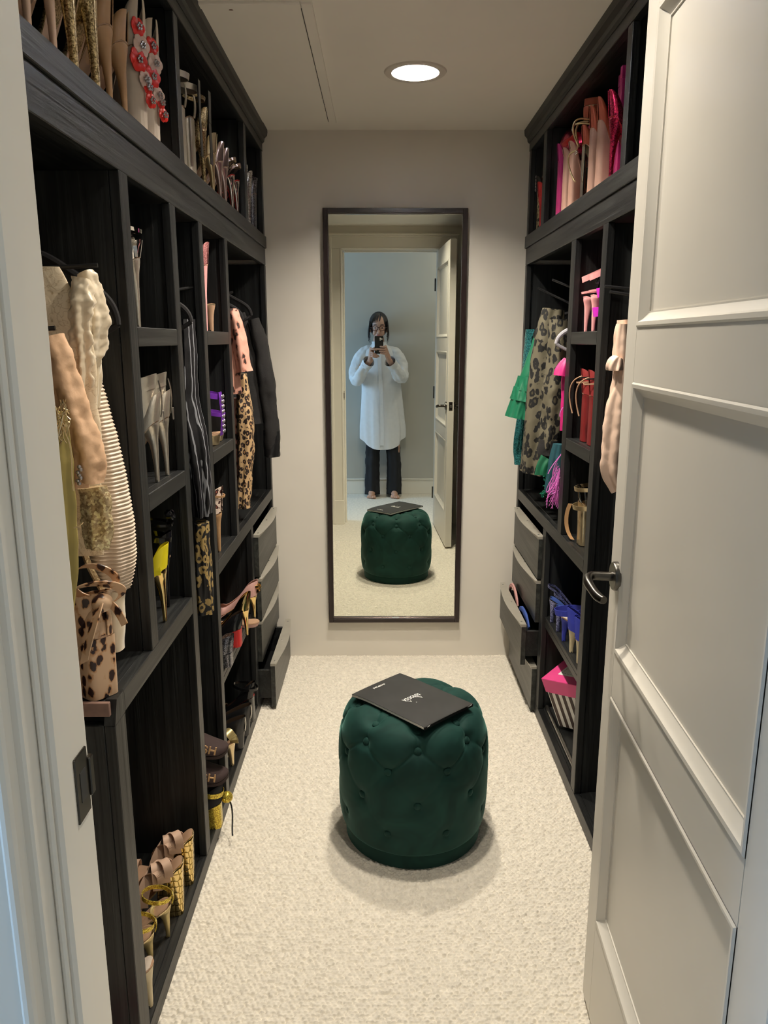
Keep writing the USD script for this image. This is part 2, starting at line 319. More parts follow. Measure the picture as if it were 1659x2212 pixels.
M('croc_gold', {'tc': ('texture_coordinate', {}), 'm': ('mapping', {'scale': (75, 75, 60)}), 'v': ('voronoi_texture', {'feature': 'distance_to_edge', 'scale': 1.0, 'randomness': 0.45}),
                'r': ('rgb_ramp', {'ramp': [(0.0, (0.22, 0.15, 0.04)), (0.05, (0.30, 0.21, 0.06)), (0.09, (0.85, 0.64, 0.28))]}), 'b': ('bump', {'strength': 0.5, 'distance': 0.002}),
                'p': ('principled_bsdf', {'metallic': 1.0, 'roughness': 0.16})},
  [('tc.object', 'm.vector'), ('m.vector', 'v.vector'), ('v.distance', 'r.fac'), ('r.color', 'p.base_color'), ('v.distance', 'b.height'), ('b.normal', 'p.normal')])
M('clear_plastic', {'f': ('fresnel', {'IOR': 1.5}), 't': ('transparent_bsdf', {'color': (0.82, 0.80, 0.76)}), 'g': ('glossy_bsdf', {'color': (0.9, 0.9, 0.9), 'roughness': 0.06}), 'x': ('mix_closure', {})},
  [('f.fac', 'x.fac'), ('t.BSDF', 'x.closure1'), ('g.BSDF', 'x.closure2')], 'x.closure')
M('gem', {'p': ('principled_bsdf', {'base_color': (0.50, 0.48, 0.50), 'metallic': 0.8, 'roughness': 0.12})}, [])
M('window_pane', {'f': ('fresnel', {'IOR': 1.5}), 't': ('transparent_bsdf', {}), 'g': ('glossy_bsdf', {'roughness': 0.0}), 'x': ('mix_closure', {})},
  [('f.fac', 'x.fac'), ('t.BSDF', 'x.closure1'), ('g.BSDF', 'x.closure2')], 'x.closure')
# ================================================================== the room
def struct(name, mesh, mat, parent=None, label=None, smooth=35):
    return obj(name, mesh, mat, parent, smooth=smooth, kind=None if parent is not None else 'structure', label=label)

def carpet_loops():
    """Berber loop pile: one low dome per loop on slanting jittered rows."""
    rnd = np.random.default_rng(4)
    x0, x1, y0, y1, st = -0.50, 0.63, 1.18, 3.28, 0.0027
    c = np.array([(x0 - .6 + i * 0.0118 + (j % 2) * 0.0059 + j * 0.0016, y0 - .02 + j * 0.0082) for j in range(262) for i in range(150)])
    c += rnd.normal(0, 0.0011, c.shape); hh = rnd.uniform(0.75, 1.15, len(c))
    xs, ys = np.arange(x0, x1 + st, st), np.arange(y0, y1 + st / 2, st)
    X, Y = np.meshgrid(xs, ys, indexing='ij'); Y = np.minimum(Y, y1)
    S = np.array([1 / 0.0067, 1 / 0.0046])
    d, k = cKDTree(c * S).query(np.stack([X, Y], -1).reshape(-1, 2) * S)
    Z = (0.0078 * hh[k] * np.sqrt(np.clip(1 - d ** 2, 0.0, 1)) - 0.0070).reshape(X.shape)
    return np.stack([X, Y, Z], -1).reshape(-1, 3), grid_faces(len(xs), len(ys))[:, ::-1]

struct('floor', cat(carpet_loops(), box(-0.90, 1.02, 1.18, 3.30, -0.05, -0.0071, 0), box(-2.7, 1.75, -0.65, 1.18, -0.05, -0.0006, 0)), 'carpet', smooth=True)
struct('wall_back', box(-0.9, 1.02, BACK, BACK + 0.1, -0.05, 2.5, 0), 'wall_paint')
struct('wall_left', box(-0.96, -0.845, 0.60, BACK + 0.05, -0.05, 2.5, 0), 'wall_paint')
struct('wall_right', box(0.965, 1.08, 0.60, BACK + 0.05, -0.05, 2.5, 0), 'wall_paint')
JL, JR, WF, WB, DH = -0.28, 0.462, 0.665, 0.55, 2.045       # door opening and the faces of the front wall
struct('wall_front', cat(box(-2.7, JL - 0.02, WB, WF, -0.05, 2.5, 0), box(JR + 0.02, 1.75, WB, WF, -0.05, 2.5, 0), box(JL - 0.02, JR + 0.02, WB, WF, DH + 0.02, 2.5, 0)), 'wall_paint')
ceil = m3.Manifold.cube((1.95, BACK - WF + 0.02, 0.05)).translate((-0.92, WF - 0.01, CEIL))
for cy in CAN_Y: ceil = ceil - m3.Manifold.cylinder(0.3, 0.0745, 0.0745, 48).translate((0.107, cy, CEIL - 0.1))
CE = struct('ceiling', man(ceil), 'ceiling_paint')
# access hatch trim on the closet ceiling: flat boards with an open joint beside them
hx0, hx1, hy0, hy1 = -0.462, -0.168, 2.106, 3.16
struct('hatch_trim', box(hx1 - 0.028, hx1, hy0, hy1, CEIL - 0.007, CEIL + 0.01), 'ceiling_paint', CE)
struct('hatch_trim', box(hx0, hx1 - 0.03, hy0, hy0 + 0.030, CEIL - 0.007, CEIL + 0.01), 'ceiling_paint', CE)
struct('hatch_panel', box(hx0, hx1 - 0.031, hy0 + 0.033, hy1, CEIL - 0.0035, CEIL + 0.01), 'ceiling_paint', CE)
struct('hatch_joint', box(hx1 - 0.0312, hx1 - 0.0285, hy0 + 0.04, hy1, CEIL - 0.0015, CEIL + 0.005, 0), 'ink', CE)
for u, v in ((500, 22), (678, 105), (699, 212)):
    p = at(u, v, z=CEIL - 0.0035); struct('screw_hole', xf(ball((0, 0, 0), 0.006, 1, (1, 0.7, 0.15)), None, p), 'raw_edge', CE)
# hallway
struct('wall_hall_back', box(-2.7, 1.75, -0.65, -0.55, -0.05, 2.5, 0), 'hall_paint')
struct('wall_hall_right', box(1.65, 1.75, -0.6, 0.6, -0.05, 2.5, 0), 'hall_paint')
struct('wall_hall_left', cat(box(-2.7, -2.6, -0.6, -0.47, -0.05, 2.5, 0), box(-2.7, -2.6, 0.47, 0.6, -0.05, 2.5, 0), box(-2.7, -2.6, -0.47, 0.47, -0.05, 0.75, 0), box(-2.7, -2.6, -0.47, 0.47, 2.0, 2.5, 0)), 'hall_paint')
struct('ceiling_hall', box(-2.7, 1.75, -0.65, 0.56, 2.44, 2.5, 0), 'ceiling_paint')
W1 = thing('window_1', None, None, kind='structure')
for a in (box(-2.69, -2.61, -0.47, -0.43, 0.75, 2.0), box(-2.69, -2.61, 0.43, 0.47, 0.75, 2.0), box(-2.69, -2.61, -0.43, 0.43, 0.75, 0.79), box(-2.69, -2.61, -0.43, 0.43, 1.96, 2.0), box(-2.68, -2.62, -0.43, 0.43, 1.37, 1.39)):
    obj('window_frame', a, 'trim_paint', W1)
obj('window_pane', box(-2.652, -2.648, -0.43, 0.43, 0.79, 1.96, 0), 'window_pane', W1)
B1 = struct('baseboard_hall', cat(box(-2.6, 1.65, -0.55, -0.536, 0, 0.118), box(-2.6, 1.65, -0.55, -0.541, 0.118, 0.133), box(-2.6, 1.65, -0.55, -0.531, 0.133, 0.145)), 'trim_paint')
# door lining, stops and casings
def jamb(x, s):       # s = +1: the face looks to +x
    return cat(box(x - 0.02 * s, x, WB - 0.002, WF + 0.002, 0, DH, 0.002), box(x, x + 0.011 * s, 0.575, 0.608, 0, DH - 0.011, 0.003), box(x, x + 0.006 * s, 0.569, 0.575, 0, DH - 0.006, 0.002))
T1 = struct('trim_1', jamb(JL, 1), 'trim_paint')
struct('trim_2', cat(jamb(JR, -1), box(JL, JR, WB, WF, DH, DH + 0.02, 0.002), box(JL + 0.011, JR - 0.011, 0.575, 0.608, DH - 0.011, DH, 0.002)), 'trim_paint')
def casing(y, s, xi):   # closet side (s=+1) or hall side (s=-1) boards with a bead on the inner edge and a back band
    ms = []
    for q, xe in ((-1, JL), (1, JR)):
        a = xe + q * xi
        ms += [box(a, a + q * 0.085, y, y + s * 0.016, 0.19 if s > 0 else 0, DH + xi, 0.002), tube([(a + q * 0.006, y + s * 0.014, 0), (a + q * 0.006, y + s * 0.014, DH + xi)], 0.006, 10),
               box(a + q * 0.072, a + q * 0.09, y, y + s * 0.024, 0, DH + 0.1, 0.003)]
        if s > 0: ms.append(box(a, a + q * 0.092, y, y + s * 0.021, 0, 0.19, 0.003))
    ms += [box(JL - 0.09, JR + 0.09, y, y + s * 0.016, DH + xi, DH + 0.095, 0.002), tube([(JL - xi, y + s * 0.014, DH + xi + 0.004), (JR + xi, y + s * 0.014, DH + xi + 0.004)], 0.006, 10),
           box(JL - 0.105, JR + 0.105, y, y + s * 0.028, DH + 0.095, DH + 0.112, 0.004), box(JL - 0.097, JR + 0.097, y, y + s * 0.022, DH + 0.086, DH + 0.095, 0.003)]
    return cat(*ms)
struct('trim_3', casing(WF, 1, 0.006), 'trim_paint')
struct('trim_4', casing(WB, -1, 0.007), 'trim_paint')
obj('strike_plate', cat(box(JL - 0.001, JL + 0.0018, 0.632, 0.660, 0.962, 1.028, 0.0008), box(JL - 0.001, JL + 0.004, 0.660, 0.669, 0.975, 1.015, 0.001)), 'dark_pewter', T1)
obj('strike_hole', box(JL + 0.0015, JL + 0.0022, 0.640, 0.653, 0.980, 1.010, 0.0), 'ink', T1)

# ------------------------------------------------------------------ the open door
HX, HY, FX, FY = 0.404, 0.668, 0.440, 1.412
DW = math.hypot(FX - HX, FY - HY); DTH = 0.044
dE = np.array([(FX - HX) / DW, (FY - HY) / DW, 0]); dN = np.array([-dE[1], dE[0], 0])      # along the door; out of the face we see
dR = np.stack([dE, -dN, [0, 0, 1.0]], 1)                     # local (along, into the door, up) -> world
def dm(m): return xf(m, dR, (HX, HY, 0))
D1 = thing('door_1', None, None, kind='structure')
PAN = [(0.245, 0.742), (0.832, 1.33), (1.422, 1.915)]; pa, pb = 0.088, DW - 0.066
obj('stile', dm(box(0, pa, 0, DTH, 0.012, 2.03, 0.002)), 'door_paint', D1)
obj('stile', dm(box(pb, DW, 0, DTH, 0.012, 2.03, 0.002)), 'door_paint', D1)
for z0, z1 in ((0.012, PAN[0][0]), (PAN[0][1], PAN[1][0]), (PAN[1][1], PAN[2][0]), (PAN[2][1], 2.03)):
    obj('door_rail', dm(box(pa, pb, 0, DTH, z0, z1, 0.0)), 'door_paint', D1)
for z0, z1 in PAN:
    P_ = obj('door_panel', dm(box(pa, pb, 0.014, DTH - 0.014, z0, z1, 0)), 'door_paint', D1)
    for side in (0, 1):
        rings = []
        for ins, dep in ((0.0, -0.0005), (0.003, -0.003), (0.009, -0.002), (0.013, 0.004), (0.021, 0.010), (0.0235, 0.0115), (0.026, 0.0115), (0.026, 0.0145)):
            dd = dep if side == 0 else DTH - dep
            rings.append([(pa + ins, dd, z0 + ins), (pb - ins, dd, z0 + ins), (pb - ins, dd, z1 - ins), (pa + ins, dd, z1 - ins)])
        obj('moulding', dm(loft(np.array(rings), False)), 'door_paint', P_, smooth=25)
hz = 0.975; ha = DW - 0.052
def disc(a, d0, d1, z, r, n=40):
    q = np.arange(n) * 2 * PI / n
    return loft(np.array([[(a + rr * math.cos(t), dd, z + rr * math.sin(t)) for t in q] for rr, dd in ((r, d0), (r, d0 + (d1 - d0) * .7), (r - 0.002, d1))]))
for sg in (0, 1):
    dd = (lambda d: -d) if sg == 0 else (lambda d: DTH + d)
    h = obj('door_handle', dm(cat(disc(ha, dd(0), dd(0.010), hz, 0.027))), 'dark_pewter', D1)
    P0 = [(ha, dd(0.008), hz), (ha, dd(0.035), hz), (ha - 0.003, dd(0.050), hz), (ha - 0.016, dd(0.058), hz - 0.002), (ha - 0.045, dd(0.058), hz - 0.008), (ha - 0.075, dd(0.054), hz - 0.013), (ha - 0.098, dd(0.047), hz - 0.014)]
    obj('lever', dm(tube(P0, [0.0085, 0.0085, 0.0085, 0.009, 0.0085, 0.0085, 0.007], 14, n=30)), 'dark_pewter', h)
obj('latch_plate', dm(box(DW - 0.001, DW + 0.0012, 0.010, 0.034, hz - 0.028, hz + 0.028, 0.001)), 'dark_pewter', D1)
obj('latch_bolt', dm(box(DW, DW + 0.009, 0.015, 0.029, hz - 0.008, hz + 0.008, 0.003)), 'steel', D1)
for z in (0.25, 1.02, 1.80): obj('hinge', dm(cat(tube([(-0.006, -0.004, z - 0.045), (-0.006, -0.004, z + 0.045)], 0.006, 12))), 'dark_pewter', D1)

# ------------------------------------------------------------------ recessed lamps
for i, cy in enumerate(CAN_Y):
    t = thing('recessed_light', ('round recessed ceiling downlight seen above the mirror', 'round recessed ceiling downlight above the velvet stool, middle of the row', 'round recessed ceiling downlight above the open door, nearest the doorway')[i], 'ceiling light', (0.107, cy, CEIL))
    obj('trim_ring', lathe([(0.0735, 0.004), (0.0735, -0.004), (0.080, -0.006), (0.094, -0.004), (0.097, 0.0)], 64), 'can_trim', t)
    obj('reflector', lathe([(0.0735, 0.003), (0.070, 0.05), (0.064, 0.095), (0.058, 0.13), (0.02, 0.135), (0.0005, 0.135)], 64), 'can_reflector', t, smooth=60)
    obj('bulb', lathe([(0.044, 0.058), (0.044, 0.12), (0.02, 0.132), (0.0005, 0.133)], 32), 'white_plastic', t)
    L = UsdLux.DiskLight.Define(stage, str(t.GetPath()) + '/lamp_light')
    L.CreateRadiusAttr(0.042); L.CreateIntensityAttr(CAN_POWER[i]); L.CreateColorAttr(WARM); L.AddTranslateOp().Set((0, 0, 0.055))

t = thing('recessed_light', 'round recessed ceiling downlight in the hallway to the right of the doorway', 'ceiling light', (0.95, -0.05, 2.44))
obj('trim_ring', lathe([(0.0735, -0.001), (0.0735, -0.006), (0.094, -0.006), (0.097, 0.0)], 48), 'can_trim', t)
L = UsdLux.DiskLight.Define(stage, str(t.GetPath()) + '/lamp_light')
L.CreateRadiusAttr(0.07); L.CreateIntensityAttr(HALL_POWER); L.CreateColorAttr(WARM); L.AddTranslateOp().Set((0, 0, -0.003))

# ------------------------------------------------------------------ mirror on the back wall
mx0, mz1 = at(697, 449, y=3.25)[[0, 2]]; mx1 = at(1012, 449, y=3.25)[0]; mz0 = at(700, 1345, y=3.25)[2]
mt = thing('wall_mirror', 'tall rectangular mirror in a thin dark brown frame on the back wall', 'mirror', ((mx0 + mx1) / 2, 3.25, mz0))
hw, hh_, fw = (mx1 - mx0) / 2, mz1 - mz0, 0.0185
for m_ in (box(-hw, -hw + fw, 0, 0.030, 0, hh_, .001), box(hw - fw, hw, 0, 0.030, 0, hh_, .001), box(-hw + fw, hw - fw, 0, 0.030, 0, fw, .001), box(-hw + fw, hw - fw, 0, 0.030, hh_ - fw, hh_, .001)):
    obj('frame_rail', m_, 'mirror_frame', mt)
e = fw - 0.0005
for m_ in (box(-hw + e, -hw + e + .003, 0.006, 0.02, e, hh_ - e, .0008), box(hw - e - .003, hw - e, 0.006, 0.02, e, hh_ - e, .0008), box(-hw + e, hw - e, 0.006, 0.02, e, e + .006, .001), box(-hw + e, hw - e, 0.006, 0.02, hh_ - e - .004, hh_ - e, .0008)):
    obj('frame_lip', m_, 'frame_lip', mt)
obj('mirror_glass', box(-hw + 0.01, hw - 0.01, 0.014, 0.018, 0.01, hh_ - 0.01, 0), 'mirror_glass', mt)

# ------------------------------------------------------------------ black built-in shelving, left and right
def shelving(side):
    XF, s = (-0.47, -1) if side == 'left' else (0.59, 1)
    def b(d0, d1, y0, y1, z0, z1, e=0.0015): return box(XF + s * d0, XF + s * d1, y0, y1, z0, z1, e)
    t = thing('shelving_unit', f'black-stained oak built-in shelving along the {side} wall, from floor to ceiling', 'shelving')
    near = 0.69 if side == 'left' else 0.95
    up, lv = 'wood_upright', 'wood_level'
    if side == 'left':
        stiles = [(1.245, 1.30, 0, 0.735), (1.482, 1.528, 0.778, 1.71), (1.822, 1.866, 0, 1.71), (2.097, 2.137, 0, 1.71), (2.437, 2.475, 0.778, 1.71), (2.700, 2.745, 0.045, 0.735), (3.243, 3.279, 0, 1.71)]
        tops = [(1.945, 1.982), (2.850, 2.895), (3.243, 3.279)]
        mids, cub, low0 = [(1.30, 1.822), (2.137, 3.243)], [(1.528, 1.822), (2.137, 2.437)], 1.245
        panels = [(1.246, 1.266, 0.0, 0.735), (1.483, 1.503, .755, 1.70), (1.834, 1.854, 0.02, 1.70), (2.107, 2.127, .02, 1.70), (2.446, 2.466, .755, 1.70), (2.712, 2.732, .02, .755), (3.256, 3.278, 0.02, 1.70)]
        shelf = [(1.245, 1.834), (2.127, 3.256)]
    else:
        stiles = [(0.95, 0.995, 0, 1.71), (2.108, 2.153, 0, 1.71), (2.445, 2.498, 0.778, 1.71), (2.665, 2.716, 0.045, 0.735), (3.243, 3.279, 0, 1.71)]
        tops = [(0.95, 0.99), (1.998, 2.036), (2.950, 3.000), (3.243, 3.279)]
        mids, cub, low0 = [(2.153, 3.243)], [(2.153, 2.445)], 0.95
        panels = [(0.952, 0.972, 0, 1.70), (2.118, 2.138, .02, 1.70), (2.464, 2.484, .755, 1.70), (2.680, 2.700, .02, .755), (3.256, 3.278, 0.02, 1.70)]
        shelf = [(2.138, 3.256)]
    for y0, y1, z0, z1 in stiles: obj('upright', b(0, 0.020, y0, y1, max(z0, 0.0453), min(z1, 1.6997)), up, t)
    for y0, y1 in tops: obj('upright', b(0, 0.020, y0, y1, 1.8112, 2.1298), up, t)
    for y0, y1 in tops: obj('divider_panel', b(0.0205, 0.345, y0 + 0.009, y1 - 0.009, 1.8112, 2.139), up, t)
    for y0, y1, z0, z1 in panels: obj('divider_panel', b(0.0205, 0.345, y0, y1, z0, z1), up, t)
    obj('fascia', b(-0.006, 0.0199, near, 3.279, 1.765, 1.811), lv, t)
    obj('fascia', b(0, 0.020, near, 3.279, 1.700, 1.765), lv, t)
    obj('top_shelf', b(0.020, 0.345, near, 3.279, 1.720, 1.811), lv, t)
    for y0, y1 in mids: obj('rail', b(0, 0.020, y0, y1, 0.735, 0.778), lv, t)
    for y0, y1 in shelf: obj('shelf', b(0.0205, 0.345, y0, y1, 0.756, 0.776), lv, t)
    for y0, y1 in cub:
        for z0, z1 in ((1.389, 1.426), (1.060, 1.097)):
            obj('rail', b(0, 0.020, y0, y1, z0, z1), lv, t)
            obj('shelf', b(0.020, 0.345, y0 - 0.010, y1 + 0.010, z1 - 0.022, z1 - 0.001), lv, t)
    obj('base_rail', b(0, 0.020, low0, 3.279, 0, 0.045), lv, t)
    obj('base_shelf', b(0.020, 0.345, low0, 3.279, 0.0, 0.0445), lv, t)
    obj('back_panel', b(0.346, 0.360, near, 3.279, 0, 2.17), up, t)
    obj('top_rail', b(-0.002, 0.020, near, 3.279, 2.130, 2.185), lv, t)
    obj('top_board', b(0.020, 0.346, near, 3.279, 2.140, 2.165), lv, t)
    cr = [(0.02, 2.160), (-0.004, 2.160), (-0.010, 2.166), (-0.012, 2.178), (-0.022, 2.188), (-0.024, 2.200), (-0.024, 2.2095), (0.02, 2.2095)]
    obj('crown', loft(np.array([[(XF + s * d, y, z) for d, z in cr] for y in (near, 3.279)])), lv, t)
    # slanted shoe rack in the low bay between the cubbies and the drawers
    y0, y1 = (2.128, 2.711) if side == 'left' else (2.139, 2.679)
    obj('shoe_rack', cat(b(0.012, 0.34, y0, y1, 0.395, 0.412), b(0.012, 0.028, y0, y1, 0.372, 0.395)), lv, t)
    obj('shelf_pin', b(0.026, 0.034, y1 - 0.006, y1, 0.372, 0.394, 0.001), 'steel', t)
    if side == 'left':
        obj('shelf_edge', box(-0.475, -0.60, 1.236, 1.245, 0.757, 0.783, 0.001), 'raw_edge', t, label='bare unstained wood end of the counter shelf')
        obj('upright', hull([(XF, 1.245, 0.735), (XF, 1.30, 0.735), (XF, 1.30, 0.778), (XF, 1.262, 0.778), (XF - .02, 1.245, 0.735), (XF - .02, 1.30, 0.735), (XF - .02, 1.30, 0.778), (XF - .02, 1.262, 0.778)]), up, t)
    # drawers: flat fronts with a bowed finger ledge along the top
    ya, yb = (2.752, 3.238) if side == 'left' else (2.722, 3.238)
    outs = (0.016, 0.020, 0.016, 0.062) if side == 'left' else (0.012, 0.014, 0.062, 0.016)
    for k, (z1, out) in enumerate(zip((0.700, 0.530, 0.360, 0.190), outs)):
        z0 = z1 - 0.162 if k < 3 else 0.012
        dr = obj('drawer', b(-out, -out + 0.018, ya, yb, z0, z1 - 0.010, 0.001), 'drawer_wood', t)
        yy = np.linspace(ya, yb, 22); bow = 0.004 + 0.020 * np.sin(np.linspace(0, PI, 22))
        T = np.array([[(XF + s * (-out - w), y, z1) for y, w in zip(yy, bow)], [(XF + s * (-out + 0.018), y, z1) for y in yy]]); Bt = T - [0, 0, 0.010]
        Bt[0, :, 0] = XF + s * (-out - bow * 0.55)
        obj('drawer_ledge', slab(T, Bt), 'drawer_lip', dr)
        obj('drawer_box', cat(b(-out + 0.018, 0.30, ya + 0.012, ya + 0.024, z0 + 0.03, z1 - 0.03), b(-out + 0.018, 0.30, yb - 0.024, yb - 0.012, z0 + 0.03, z1 - 0.03), b(-out + 0.018, 0.30, ya + 0.024, yb - 0.024, z0 + 0.03, z0 + 0.036), b(0.29, 0.30, ya + 0.024, yb - 0.024, z0 + 0.03, z1 - 0.03)), 'wood_level', dr)
        for q in (0.06, 0.5, 0.94):
            obj('ledge_screw', xf(ball((0, 0, 0), 0.0035, 1, (1, 1, 0.4)), None, (XF + s * (-out + 0.004), ya + q * (yb - ya), z1 + 0.0005)), 'steel', dr)
    if side == 'right':
        obj('toe_bar', tube([(XF + 0.034, 2.156, 0.0535), (XF + 0.034, 2.664, 0.0535)], 0.008, 12), 'steel', t, label='brushed metal toe bar across the lowest shelf')
        obj('slanted_shelf', hull([(XF + .045, 2.156, .0447), (XF + .045, 2.664, .0447), (XF + .045, 2.156, .050), (XF + .045, 2.664, .050), (XF + .34, 2.156, .14), (XF + .34, 2.664, .14), (XF + .34, 2.156, .150), (XF + .34, 2.664, .150)]), lv, t)
    # pegs for hangers on the back of the hanging bays
    def peg(a, c): obj('peg', tube([a, c], [0.0045, 0.004], 8), 'black_plastic', t)
    if side == 'left':
        peg((-0.80, 1.345, 1.505), at(212, 573, x=-0.485)); peg((-0.80, 1.24, 1.40), (-0.525, 1.275, 1.42)); peg((-0.80, 1.95, 1.47), at(436, 617, x=-0.475)); peg((-0.80, 2.66, 1.52), (-0.50, 2.70, 1.560))
    else:
        peg((0.92, 2.72, 1.40), at(1163, 622, x=0.62)); peg((0.92, 2.62, 1.46), at(1194, 604, x=0.64)); peg((0.92, 2.03, 1.50), at(1307, 618, y=2.09)); peg((0.92, 1.99, 1.47), at(1318, 630, y=2.06))
    return t
shelving('left'); shelving('right')

# ------------------------------------------------------------------ the tufted stool
SX, SY = 0.092, 2.016
def stool():
    t = thing('tufted_stool', 'round dark green velvet stool with button tufting in the middle of the carpet', 'stool', (SX, SY, 0))
    prof = np.array([(0.150, 0.036), (0.185, 0.038), (0.199, 0.045), (0.207, 0.062), (0.212, 0.09), (0.215, 0.15), (0.216, 0.21), (0.215, 0.27), (0.2125, 0.31), (0.207, 0.345), (0.196, 0.372), (0.180, 0.390), (0.155, 0.402), (0.12, 0.408), (0.08, 0.411), (0.04, 0.412), (0.0008, 0.412)])
    n, m = 190, 300
    C = spl(prof, n); a = np.arange(m) * 2 * PI / m - PI / 2
    R = np.stack([C[:, None, 0] * np.cos(a), C[:, None, 0] * np.sin(a), np.broadcast_to(C[:, None, 1], (n, m))], -1)
    tc = np.gradient(C, axis=0); nc = norm(np.stack([tc[:, 1], -tc[:, 0]], -1))
    N = np.stack([nc[:, None, 0] * np.cos(a), nc[:, None, 0] * np.sin(a), np.broadcast_to(nc[:, None, 1], (n, m))], -1)
    def on(ang, z=None, r=None):
        k = np.argmin(np.abs(C[:, 1] - z) + (C[:, 0] < 0.17)) if z is not None else np.argmin(np.abs(C[:, 0] - r) + (C[:, 1] < 0.38) * 9)
        c, s_ = math.cos(ang), math.sin(ang)
        return np.array([C[k, 0] * c, C[k, 0] * s_, C[k, 1]]), np.array([nc[k, 0] * c, nc[k, 0] * s_, nc[k, 1]])
    st = PI / 4; off = -PI / 2 + 0.02
    rows = [[on(off + (i + 0.5) * st, z=0.108) for i in range(8)], [on(off + i * st, z=0.200) for i in range(8)], [on(off + (i + .5) * st, z=0.291) for i in range(8)], [on(off + i * st, z=0.356) for i in range(8)], [on(off + i * st, r=0.160) for i in range(8)], [on(off + (i + .5) * st, r=0.085) for i in range(8)], [on(0, r=0.001)]]
    depth = [0.007, 0.007, 0.009, 0.012, 0.012, 0.011, 0.011]; V = R.reshape(-1, 3); D = np.zeros(len(V))
    for row, dp in zip(rows, depth):
        for p, _ in row:
            d = np.linalg.norm(V - p, axis=1); D += dp * np.exp(-(d / 0.021) ** 2) + 0.003 * np.exp(-(d / 0.040) ** 2)
    def crease(p, q, amp, w=0.0045):
        u = q - p; L = u @ u; k = np.clip((V - p) @ u / L, 0, 1); d = np.linalg.norm(V - (p + k[:, None] * u), axis=1)
        return amp * np.exp(-(d / w) ** 2)
    cre = np.zeros(len(V))
    for i in range(8):
        for A, B, amp in ((rows[3][i], rows[2][i], .0032), (rows[3][i], rows[2][i - 1], .0032), (rows[2][i], rows[1][i], .0012), (rows[2][i], rows[1][(i + 1) % 8], .0012), (rows[1][i], rows[0][i], .0008), (rows[3][i], rows[4][i], .0038), (rows[4][i], rows[5][i], .003), (rows[4][i], rows[5][i - 1], .003)):
            p, q = A[0], B[0]; mid = (p + q) / 2
            k = np.argmin(((V - mid) ** 2).sum(1)); mid = V[k]
            cre = np.maximum(cre, np.maximum(crease(p, mid, amp), crease(mid, q, amp)))
    rnd = 0.0015 * (meshkit.fbm(V * 22, 3, 5) - 0.5)
    V = V - N.reshape(-1, 3) * (D + cre - rnd)[:, None]
    F = grid_faces(n, m, True)
    obj('cushion', (V, F[:, ::-1]), 'velvet_green', t, smooth=True)
    obj('base_band', lathe([(0.150, 0.0), (0.192, 0.0), (0.1945, 0.004), (0.1955, 0.03), (0.193, 0.042), (0.15, 0.044)], 72), 'velvet_green', t)
    for row, dp in zip(rows, depth):
        for p, nn in row:
            u = norm(np.cross(nn, [0.3, 0.1, 1.0])); rot = np.stack([u, np.cross(nn, u), nn], 1)
            obj('button', xf(ball((0, 0, 0), 0.0105, 2, (1, 1, 0.55)), rot, p - nn * (dp + 0.0025)), 'velvet_green', t)
stool()

